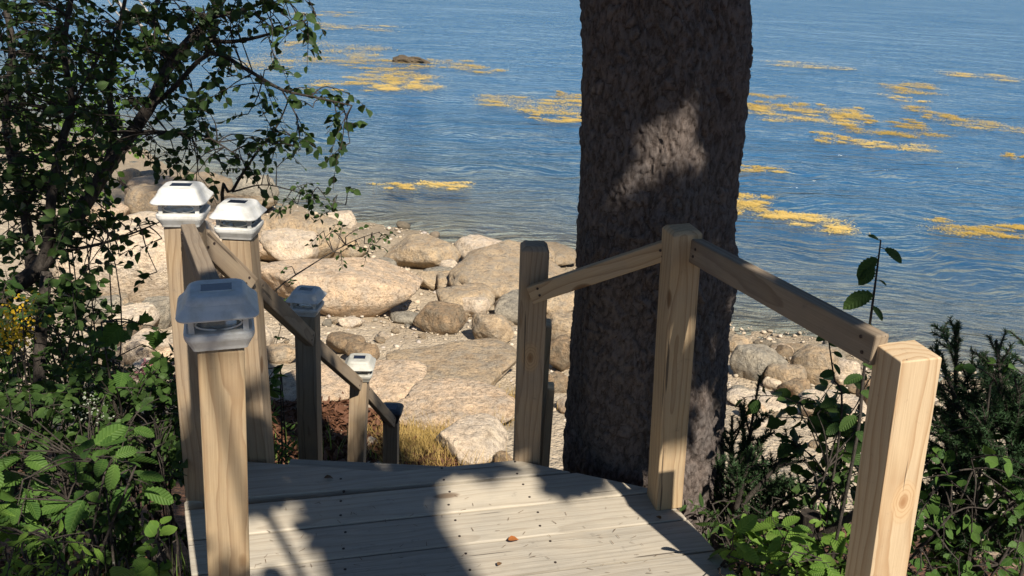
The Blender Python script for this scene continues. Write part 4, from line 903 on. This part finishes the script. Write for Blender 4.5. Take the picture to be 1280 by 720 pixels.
A.limb(px((352, 112, 3.6), (372, 150, 3.55), (366, 182, 3.55)), 0.004, 0.002, 8)
A.limb(px((150, 165, 3.8), (205, 165, 3.7), (255, 170, 3.65), (290, 190, 3.6)), 0.010, 0.003, 12)
A.limb(px((60, 318, 3.8), (125, 305, 3.7), (170, 290, 3.65), (205, 275, 3.6)), 0.009, 0.002, 12)
A.limb(px((85, 140, 3.7), (130, 60, 3.7), (150, 30, 3.7)), 0.007, 0.003, 8)
S_ = 0.047
A.fill(135, box_px(-20, 150, -20, 130, 3.4, 4.5), 0.22, 9, S_)
A.fill(170, box_px(-20, 130, 120, 300, 3.4, 4.5), 0.22, 9, S_)
A.fill(30, box_px(-20, 110, 290, 420, 3.5, 4.2), 0.20, 8, S_)
A.fill(62, box_px(140, 300, -10, 70, 3.4, 4.0), 0.20, 9, S_)
A.fill(44, box_px(140, 270, 60, 190, 3.5, 4.0), 0.20, 8, S_)
A.fill(24, box_px(280, 400, -15, 50, 3.5, 3.8), 0.18, 8, S_)
A.fill(20, box_px(330, 440, 95, 185, 3.45, 3.7), 0.17, 8, S_)
A.fill(16, box_px(215, 330, 140, 230, 3.5, 3.8), 0.17, 7, S_)
A.fill(12, box_px(255, 345, 60, 120, 3.5, 3.8), 0.17, 7, S_)
A.fill(9, box_px(110, 205, 265, 345, 3.5, 3.8), 0.15, 5, S_)
A.done('leaning dark alder with hanging rounded leaves along the left side', 'tree', L_ald, M_alder, n_ind=300, stem_name='trunk')
b0 = at_d(300, 330, 4.6)
A2 = Plant('alder_sapling', (b0[0], b0[1], ground(b0[0], b0[1])))
A2.limb([A2.o] + px((280, 275, 4.5), (290, 240, 4.4), (318, 195, 4.3), (346, 158, 4.3), (362, 122, 4.2)), 0.012, 0.003, 18)
A2.limb(px((290, 240, 4.4), (330, 231, 4.4), (372, 240, 4.4), (432, 256, 4.4)), 0.005, 0.0015, 14)
A2.fill(16, box_px(285, 350, 175, 232, 4.2, 4.5), 0.16, 6, 0.042); A2.fill(13, box_px(350, 435, 230, 265, 4.3, 4.5), 0.14, 6, 0.038)
A2.done('slim alder shoot rising behind the capped posts', 'sapling', L_ald, M_alder, stem_name='stem')
b0 = at_d(320, 470, 4.4)
A3 = Plant('birch_sapling', (b0[0], b0[1], ground(b0[0], b0[1])))
A3.limb([A3.o] + px((322, 420, 4.4), (340, 368, 4.4), (388, 332, 4.4), (440, 302, 4.4), (474, 290, 4.4)), 0.007, 0.0015, 18)
A3.limb(px((345, 360, 4.4), (352, 400, 4.4), (345, 430, 4.4)), 0.003, 0.0015, 8)
A3.fill(14, box_px(400, 478, 285, 320, 4.3, 4.5), 0.12, 6, 0.030); A3.fill(5, box_px(335, 370, 330, 440, 4.3, 4.5), 0.10, 4, 0.030)
A3.done('thin birch twig slanting across the largest boulder', 'sapling', L_ovate, M_alder, stem_name='stem')
# bleached bare branch behind the alder
bb = MB(); o0 = at_d(110, 10, 5.0)
for q, r0 in (([(110, -30, 5), (150, 5, 5), (172, 28, 5), (195, 48, 5), (222, 70, 5)], 0.014), ([(172, 28, 5), (150, 20, 4.95), (128, -10, 4.9)], 0.007), ([(160, -20, 5), (190, 22, 5), (215, 52, 5.05)], 0.008)):
    c = curve(px(*q), 14) - o0; bb.tube(c, np.linspace(r0, r0 * 0.4, 14), 6)
tag(bb.build('dead_branch', M_bare, smooth=True, loc=o0), 'bleached bare branch caught behind the alder crown', 'branch')

# ------------------------------------------------------------------ brush on the left
def shrub(name, label, u, v, d, box, n, L, nl, size, T, mat, cat='shrub', n_ind=200, stems=5, **kw):
    b = at_d(u, v, d); B = Plant(name, (b[0], b[1], ground(b[0], b[1])))
    for k in range(stems):
        tip = box(B.g); B.limb([B.o + (0.06 * B.g.normal(), 0.06 * B.g.normal(), 0), (B.o + tip) / 2 + 0.08 * B.g.normal(size=3), tip], 0.008, 0.003, 10, 5)
    B.fill(n, box, L, nl, size, **kw); return B.done(label, cat, T, mat, n_ind=n_ind)
shrub('bush', 'pale green sunlit bush behind the alder stems', 90, 330, 6.2, box_px(40, 150, 50, 240, 5.6, 6.6), 70, 0.3, 12, 0.055, L_ovate, M_lime)
shrub('bush', 'dark leafy bush below the alder at far left', 30, 560, 3.8, box_px(-40, 125, 350, 520, 3.4, 4.8), 130, 0.24, 13, 0.050, L_ovate, M_brush, n_ind=120)
shrub('bush', 'dark bush between alder and the corner post', 150, 600, 3.2, box_px(85, 225, 460, 600, 2.9, 3.7), 130, 0.2, 13, 0.038, L_ovate, M_brush, n_ind=160)
shrub('bush', 'shadowed low bush filling the lower left', 60, 650, 2.9, box_px(-40, 215, 510, 700, 2.6, 3.3), 140, 0.2, 13, 0.042, L_ovate, M_brush, n_ind=160)
shrub('viburnum', 'broad-leaved bush with large ribbed leaves at left edge', 60, 660, 2.4, box_px(-20, 170, 560, 625, 2.15, 2.5), 24, 0.14, 5, 0.075, L_serr, M_broad, n_ind=150, droop=0.2, up=1.4)
shrub('seedling', 'bright green leaflets in the bottom left corner', 40, 720, 2.1, box_px(-10, 100, 655, 725, 1.95, 2.3), 30, 0.12, 7, 0.042, L_lance, M_lime, cat='plant', up=1.2)
shrub('seedling', 'low plant with one big pale leaf at the bottom edge', 140, 735, 1.95, box_px(110, 165, 690, 715, 1.88, 1.98), 3, 0.06, 2, 0.085, L_round, M_lime, cat='plant', stems=2, up=2.0, droop=0.05)
shrub('seedling', 'small seedling with pairs of lime leaves beside the deck', 200, 730, 2.0, box_px(185, 215, 670, 705, 1.95, 2.05), 4, 0.06, 4, 0.034, L_round, M_lime, cat='plant', stems=2, up=1.6, droop=0.05)
shrub('maple_seedling', 'maple seedling with lobed leaves in front of white boulders', 140, 520, 3.0, box_px(115, 190, 385, 470, 2.9, 3.15), 7, 0.10, 3, 0.085, L_maple, M_broad, cat='plant', stems=3, up=0.4, droop=0.5)
shrub('bush', 'sunlit leafy bush right of the white flowers', 190, 580, 3.2, box_px(150, 228, 480, 560, 3.0, 3.4), 34, 0.14, 7, 0.036, L_ovate, M_broad, n_ind=120)
shrub('bush', 'green weeds at the foot of the stair head post', 345, 560, 4.6, box_px(322, 375, 525, 585, 4.2, 5.0), 22, 0.14, 8, 0.06, L_lance, M_broad, n_ind=120)
shrub('seedling', 'leafy sprig right of the stair head post', 335, 500, 4.2, box_px(324, 352, 455, 490, 4.1, 4.3), 4, 0.08, 5, 0.06, L_ovate, M_broad, cat='plant', stems=2)
def flower(name, label, u, v, d, box, n, size, mat, T, cat, spread, stems=6, dots=26):
    b = at_d(u, v, d); B = Plant(name, (b[0], b[1], ground(b[0], b[1]))); g = B.g; P = []
    for k in range(n):
        tip = box(g); B.limb([B.o + 0.04 * g.normal(size=3) * (1, 1, 0), (B.o * 0.4 + tip * 0.6) + 0.03 * g.normal(size=3), tip], 0.004, 0.002, 8, 4)
        B.twig(B.o * 0.45 + tip * 0.55, (tip - B.o), np.linalg.norm(tip - B.o) * 0.35, 6, 0.05, 0.3)
        P.append(tip - B.o + g.normal(size=(dots, 3)) * spread)
    P = np.concatenate(P); m_ = len(P); o = leaf_mesh('flower_head', P, g.normal(size=(m_, 3)), g.normal(size=(m_, 3)) + (0, -1, 1.5), np.full(m_, size), T, mat, B.e)
    return B.done(label, cat, L_lance, M_brush, stem_name='stem', n_ind=60)
flower('goldenrod', 'yellow goldenrod in shade at the left edge', 5, 520, 3.0, box_px(-15, 28, 370, 450, 2.9, 3.1), 8, 0.014, M_gold, L_small, 'flower', (0.03, 0.03, 0.03), dots=40)
flower('goldenrod', 'single yellow goldenrod sprig beside the white boulder', 90, 520, 3.0, box_px(84, 94, 455, 465, 2.95, 3.0), 1, 0.014, M_gold, L_small, 'flower', (0.008, 0.008, 0.008), dots=14)
flower('aster', 'small white flowers in the shaded brush at left', 110, 600, 2.9, box_px(85, 135, 495, 525, 2.8, 3.0), 7, 0.008, M_aster, L_small, 'flower', (0.02, 0.02, 0.015), dots=14)
flower('pink_flower', 'dusty pink flower head beside the corner post', 197, 580, 3.2, box_px(184, 208, 455, 472, 3.1, 3.25), 8, 0.016, M_pink, L_small, 'flower', (0.022, 0.022, 0.014), dots=60)
def blades(name, label, spots, n, hgt, mat, wd=0.004, kind='stuff', lean=0.45):
    V = []; FF = []; g = np.random.default_rng(len(label)); k = 0; org = np.mean([s for s in spots], axis=0)
    for i in range(n):
        c = spots[g.integers(len(spots))] + g.normal(size=3) * (0.20, 0.16, 0); c[2] = ground(c[0], c[1]) + (spots[0][2] - ground(spots[0][0], spots[0][1]) if False else 0); h = hgt * g.uniform(0.5, 1.2)
        a = g.random() * 6.28; ln = lean * h * g.random(); dx, dy = math.cos(a), math.sin(a); pts = [c, c + (dx * ln * .3, dy * ln * .3, h * .55), c + (dx * ln, dy * ln, h)]
        for t, p_ in enumerate(pts): ww = wd * (1, .7, .1)[t]; V += [p_ + (-dy * ww, dx * ww, 0) - org, p_ + (dy * ww, -dx * ww, 0) - org]
        FF += [(k, k + 1, k + 3, k + 2), (k + 2, k + 3, k + 5, k + 4)]; k += 6
    o = obj(name, np.array(V), FF, mat, loc=org); return tag(o, label, kind=kind)
blades('dry_grass', 'golden dry grass growing along the peach ledge', [on_ground(u, v) for u, v in ((520, 545), (540, 530), (560, 522), (585, 515), (605, 515), (625, 520), (632, 505), (530, 560), (548, 565), (600, 525), (575, 530))], 4200, 0.16, M_straw, 0.0032, lean=1.0)
blades('dry_grass', 'straw coloured grass around the pale flat boulder', [on_ground(u, v) for u, v in ((510, 575), (525, 585), (520, 560), (545, 590), (505, 560))], 1500, 0.2, M_straw, 0.003, lean=1.0)
blades('green_grass', 'green grass blades at the foot of the dark stair post', [on_ground(u, v) for u, v in ((402, 575), (408, 585), (398, 580))], 40, 0.3, M_grass, 0.008)
blades('green_grass', 'grass and low stems in the bottom left corner', [np.append(at_d(u, 800, d)[:2], 0) for u, d in ((0, 2.3), (40, 2.2), (80, 2.2), (150, 2.4), (190, 2.5), (30, 2.8), (120, 2.9), (200, 3.0))], 500, 0.4, M_grass, 0.004)
def wrack(label, spots, n, s):
    g = np.random.default_rng(n); P = np.concatenate([q + g.normal(size=(n, 3)) * (s, s, 0.0) for q in spots]); P[:, 2] = ground_np(P[:, 0], P[:, 1]) + g.uniform(0, 0.09, len(P)); e_ = obj('dry_wrack', [(0, 0, 0)], [], M_wrack)
    bpy.data.objects.remove(e_); org = P.mean(axis=0)
    h_ = empty('tmp', (0, 0, 0)); o = leaf_mesh('dry_wrack', P - org, g.normal(size=(len(P), 3)) * (1, 1, .4), g.normal(size=(len(P), 3)) + (0, 0, 1), g.uniform(0.05, 0.13, len(P)), L_lance, M_wrack, h_); o.parent = None; o.location = org; bpy.data.objects.remove(h_)
    tag(o, label, kind='stuff')
wrack('reddish brown dry wrack and bark litter around the lower stair posts', [on_ground(u, v) for u, v in ((345, 515), (360, 540), (410, 530), (420, 560), (440, 575), (480, 560), (400, 560), (350, 570), (470, 530), (415, 520))], 420, 0.16)
wrack('dark mound of dry wrack beside the pale flat boulder', [on_ground(u, v) for u, v in ((520, 585), (535, 590), (545, 582))], 300, 0.10)
wrack('dark litter under the left hand brush', [np.append(at_d(u, v, d)[:2], 0) for u, v, d in ((0, 800, 2.6), (80, 800, 2.6), (160, 800, 2.7), (60, 700, 3.2), (160, 700, 3.3), (0, 700, 3.4), (100, 800, 2.2))], 500, 0.22)

# ------------------------------------------------------------------ right side: young spruces, shrubs, sapling, stub
def young_spruce(label, base, height, tips, droop=0.15, n_lat=10):
    g = np.random.default_rng(int(abs(base[0] * 911 + height * 77))); base = np.array([base[0], base[1], ground(base[0], base[1])]); e = empty('young_spruce', base); mb = MB(); seg = []
    def shoot(a, b, r): mb.tube(np.array([a, (a + b) / 2 + 0.02 * g.normal(size=3) * np.linalg.norm(b - a), b]), [r, r * .8, r * .5], 5, False); seg.append((a, b))
    for tip, rr in tips:
        tip = np.asarray(tip) - base; a = np.array([0, 0, tip[2] * 0.72]) * (1 if rr else 0); c = curve([a, (a + tip) / 2 + (0, 0, -droop * np.linalg.norm(tip - a) * .3), tip], 12); mb.tube(c, np.linspace(0.012, 0.004, 12), 6)
        d = unit(tip - a); L = np.linalg.norm(tip - a)
        for i in range(3, 12): seg.append((c[i - 1], c[i]))
        for k in range(n_lat):
            t = 0.3 + 0.68 * k / n_lat; p = c[int(t * 11)]; ln = 0.33 * L * (1.08 - t) + 0.06
            for sg in (-1, 1):
                sd = unit(np.cross(d, (0, 0, 1)) * sg + d * 0.9 + 0.25 * g.normal(size=3)); q = p + sd * ln * g.uniform(.7, 1.15); shoot(p, q, 0.004)
                if ln > 0.12:
                    for m_ in (0.4, 0.65, 0.85):
                        for s2 in (-1, 1): w_ = p + (q - p) * m_; shoot(w_, w_ + unit(np.cross(sd, (0, 0, 1)) * s2 + sd + 0.2 * g.normal(size=3)) * ln * 0.35, 0.0025)
    mb.build('branches', M_stem, e, smooth=True)
    P = []; D = []
    for a, b in seg:
        L = np.linalg.norm(b - a); n = max(int(L / 0.0008), 8); t = g.random(n)[:, None]; ax = unit(b - a)
        rd = unit(np.cross(ax, g.normal(size=(n, 3)))); P.append(a + (b - a) * t); D.append(unit(rd + ax * 0.75))
    P = np.concatenate(P); D = np.concatenate(D); n = len(P)
    nt = (np.array([(0, -0.09, 0), (0, 0.09, 0), (1, 0, 0)]), np.array([(0, 1, 2)]))
    leaf_mesh('needles', P, D, g.normal(size=(n, 3)), g.uniform(0.014, 0.022, n), nt, M_needle, e); tag(e, label, 'tree')
b0 = at_d(1225, 760, 2.7)
young_spruce('young dark spruce at the right edge behind the new post', b0, 1.2, [(at_d(1198, 402, 2.7), 0)] + [(at_d(u, v, d), 1) for u, v, d in ((1245, 425, 2.6), (1275, 480, 2.5), (1170, 440, 2.7), (1290, 420, 2.8), (1160, 500, 2.8), (1285, 560, 2.5), (1230, 520, 2.4), (1190, 560, 2.6), (1300, 640, 2.5), (1150, 610, 2.7))])
b0 = at_d(905, 720, 3.1)
young_spruce('small dark spruce right of the trunk base', b0, 0.6, [(at_d(950, 470, 3.1), 0)] + [(at_d(u, v, d), 1) for u, v, d in ((1000, 545, 3.0), (985, 600, 3.0), (915, 520, 3.2), (1020, 590, 3.1), (960, 640, 2.9), (910, 600, 3.1), (940, 560, 2.9))], n_lat=7)
shrub('bush', 'leafy bush behind the sapling left of the new post', 1040, 700, 2.9, box_px(1000, 1085, 500, 640, 2.7, 3.1), 46, 0.18, 7, 0.058, L_ovate, M_brush, n_ind=200)
shrub('bush', 'broad-leaved bush in shade below the cut stub', 980, 740, 2.4, box_px(895, 1060, 680, 725, 2.3, 2.6), 44, 0.14, 6, 0.062, L_serr, M_lime, n_ind=200, up=1.5, droop=0.15)  # sunlit look comes from the lighter leaf colour
shrub('bush', 'tangled bush right of the new post', 1190, 760, 2.6, box_px(1130, 1290, 600, 725, 2.4, 2.9), 80, 0.18, 8, 0.042, L_ovate, M_broad, n_ind=250)  # lighter leaf green chosen to make this bush look sunlit
shrub('bush', 'airy bush with sunlit leaves at the right edge', 1240, 740, 2.5, box_px(1150, 1290, 470, 640, 2.3, 2.7), 14, 0.16, 5, 0.046, L_ovate, M_broad, n_ind=130)
shrub('bush', 'low weeds under the small spruce', 920, 740, 2.9, box_px(890, 1000, 620, 700, 2.8, 3.1), 30, 0.16, 7, 0.045, L_lance, M_brush, n_ind=150)
b0 = at_d(1050, 660, 2.5)
B = Plant('sapling', (b0[0], b0[1], ground(b0[0], b0[1])))
st_ = B.limb([B.o] + px((1065, 580, 2.5), (1078, 480, 2.45), (1088, 400, 2.4), (1096, 340, 2.4), (1101, 300, 2.4)), 0.006, 0.002, 22, 6)
def big_leaf(u, v, u2, v2, d, size_scale=1.0):
    a, b = at_d(u, v, d), at_d(u2, v2, d - 0.02); L = np.linalg.norm(b - a) * size_scale * 0.8
    n0 = B.nearest(a); B.mb.tube(np.array([n0, a]) - B.o, 0.0012, 4, False); B.rec.append((a - B.o, unit(b - a), unit(-_f * 0.45 + np.array([0.5 * B.g.normal(), 0, 0.8])), L))
for q in ((1098, 300, 1085, 291), (1106, 311, 1136, 330), (1095, 322, 1066, 352), (1092, 335, 1072, 360), (1098, 350, 1112, 357), (1090, 367, 1047, 385), (1090, 383, 1110, 403), (1086, 405, 1092, 420), (1084, 408, 1072, 402), (1082, 410, 1100, 418), (1082, 440, 1066, 428), (1078, 470, 1050, 478), (1076, 490, 1105, 500), (1078, 455, 1100, 462), (1070, 520, 1045, 540), (1070, 540, 1098, 560)): big_leaf(*q, 2.4)
B.done('thin sapling with toothed leaves rising past the right handrail', 'sapling', L_serr, M_brush, stem_name='stem', min_px=4)
b0 = at_d(1040, 660, 2.7)
B = Plant('sapling', (b0[0], b0[1], ground(b0[0], b0[1])))
B.limb([B.o] + px((1050, 540, 2.7), (1042, 470, 2.7), (1035, 420, 2.7)), 0.005, 0.002, 14, 5)
for q in ((1035, 420, 1018, 425), (1036, 430, 1052, 432), (1042, 455, 1054, 470), (1043, 465, 1022, 470), (1046, 500, 1022, 508), (1048, 510, 1062, 528), (1042, 440, 1056, 447), (1049, 530, 1030, 545)): big_leaf(*q, 2.7)
B.done('shorter sapling with dark leaves below the right handrail', 'sapling', L_serr, M_brush, stem_name='stem', min_px=4)
# cut stub with a side limb
b0 = at_d(1010, 700, 2.75); o0 = np.array([b0[0], b0[1], ground(b0[0], b0[1])])
e = empty('cut_stub', o0); tag(e, 'cut tree stub with a bare side limb beside the new post', 'stump')
tp = at_d(1014, 642, 2.75) - o0; MB().tube([(0, 0, -0.05), tp * 0.5 + (0.01, 0, 0), tp], [0.05, 0.036, 0.033], 12).build('stub', M_stem, e, smooth=False)
MB().tube(curve([at_d(1012, 675, 2.74) - o0, at_d(1030, 668, 2.7) - o0, at_d(1075, 638, 2.6) - o0, at_d(1130, 600, 2.55) - o0], 12), np.linspace(0.016, 0.010, 12), 8).build('side_limb', M_stem, e, smooth=True)
MB().tube(curve([at_d(1008, 668, 2.75) - o0, at_d(985, 655, 2.8) - o0, at_d(920, 648, 2.9) - o0], 10), np.linspace(0.010, 0.004, 10), 6).build('side_limb', M_stem, e, smooth=True)

# ------------------------------------------------------------------ litter on the deck
def fallen(label, u, v, size, rz, mat, T=L_ovate):
    p = at_z(u, v, 0.004); vv = T[0].copy() * size; vv[:, 2] += 0.02 * size + 0.10 * size * np.sin(vv[:, 0] / size * 3) ** 2 - vv[:, 2].min()
    o = obj('fallen_leaf', vv, [list(q) for q in T[1]], mat, smooth=True, loc=p); o.rotation_euler = (0, 0, rz); tag(o, label, 'leaf')
M_dead = leafmat('dead_leaf', (0.30, 0.10, 0.03), (0.40, 0.17, 0.05), 0.15)
M_dead2 = leafmat('brown_dead_leaf', (0.10, 0.06, 0.03), (0.16, 0.09, 0.045), 0.1)
fallen('small rust coloured leaf lying on the sunlit deck', 635, 677, 0.034, 0.3, M_dead)
fallen('dark curled leaf near the bottom edge of the deck', 622, 708, 0.020, 1.0, M_dead2)
fallen('brown leaf scrap near the stair end of the deck', 405, 599, 0.030, 0.2, M_dead2)
fallen('tan leaf scrap by the foot of the trunk post', 826, 650, 0.022, 2.2, M_dead2)
g = np.random.default_rng(77); PN = []
while len(PN) < 120:
    q = at_z(g.uniform(235, 915), g.uniform(582, 725), 0.003)
    if -0.75 < q[0] < 0.85 and q[1] < 2.36 - 0.22 * abs(q[0]): PN.append(q)
PN = np.array(PN); org = PN.mean(axis=0); hold = empty('tmp', (0, 0, 0)); D_ = g.normal(size=(len(PN), 3)) * (1, 1, 0.03)
o = leaf_mesh('fallen_needles', PN - org, D_, np.tile((0, 0, 1.0), (len(PN), 1)), g.uniform(0.010, 0.020, len(PN)), (np.array([(0, -0.05, 0), (0, 0.05, 0), (1, 0.03, 0), (1, -0.03, 0)]), np.array([(0, 1, 2, 3)])), M_dead2, hold)
o.parent = None; o.location = org; bpy.data.objects.remove(hold); tag(o, 'scattered brown spruce needles on the deck boards', kind='stuff')
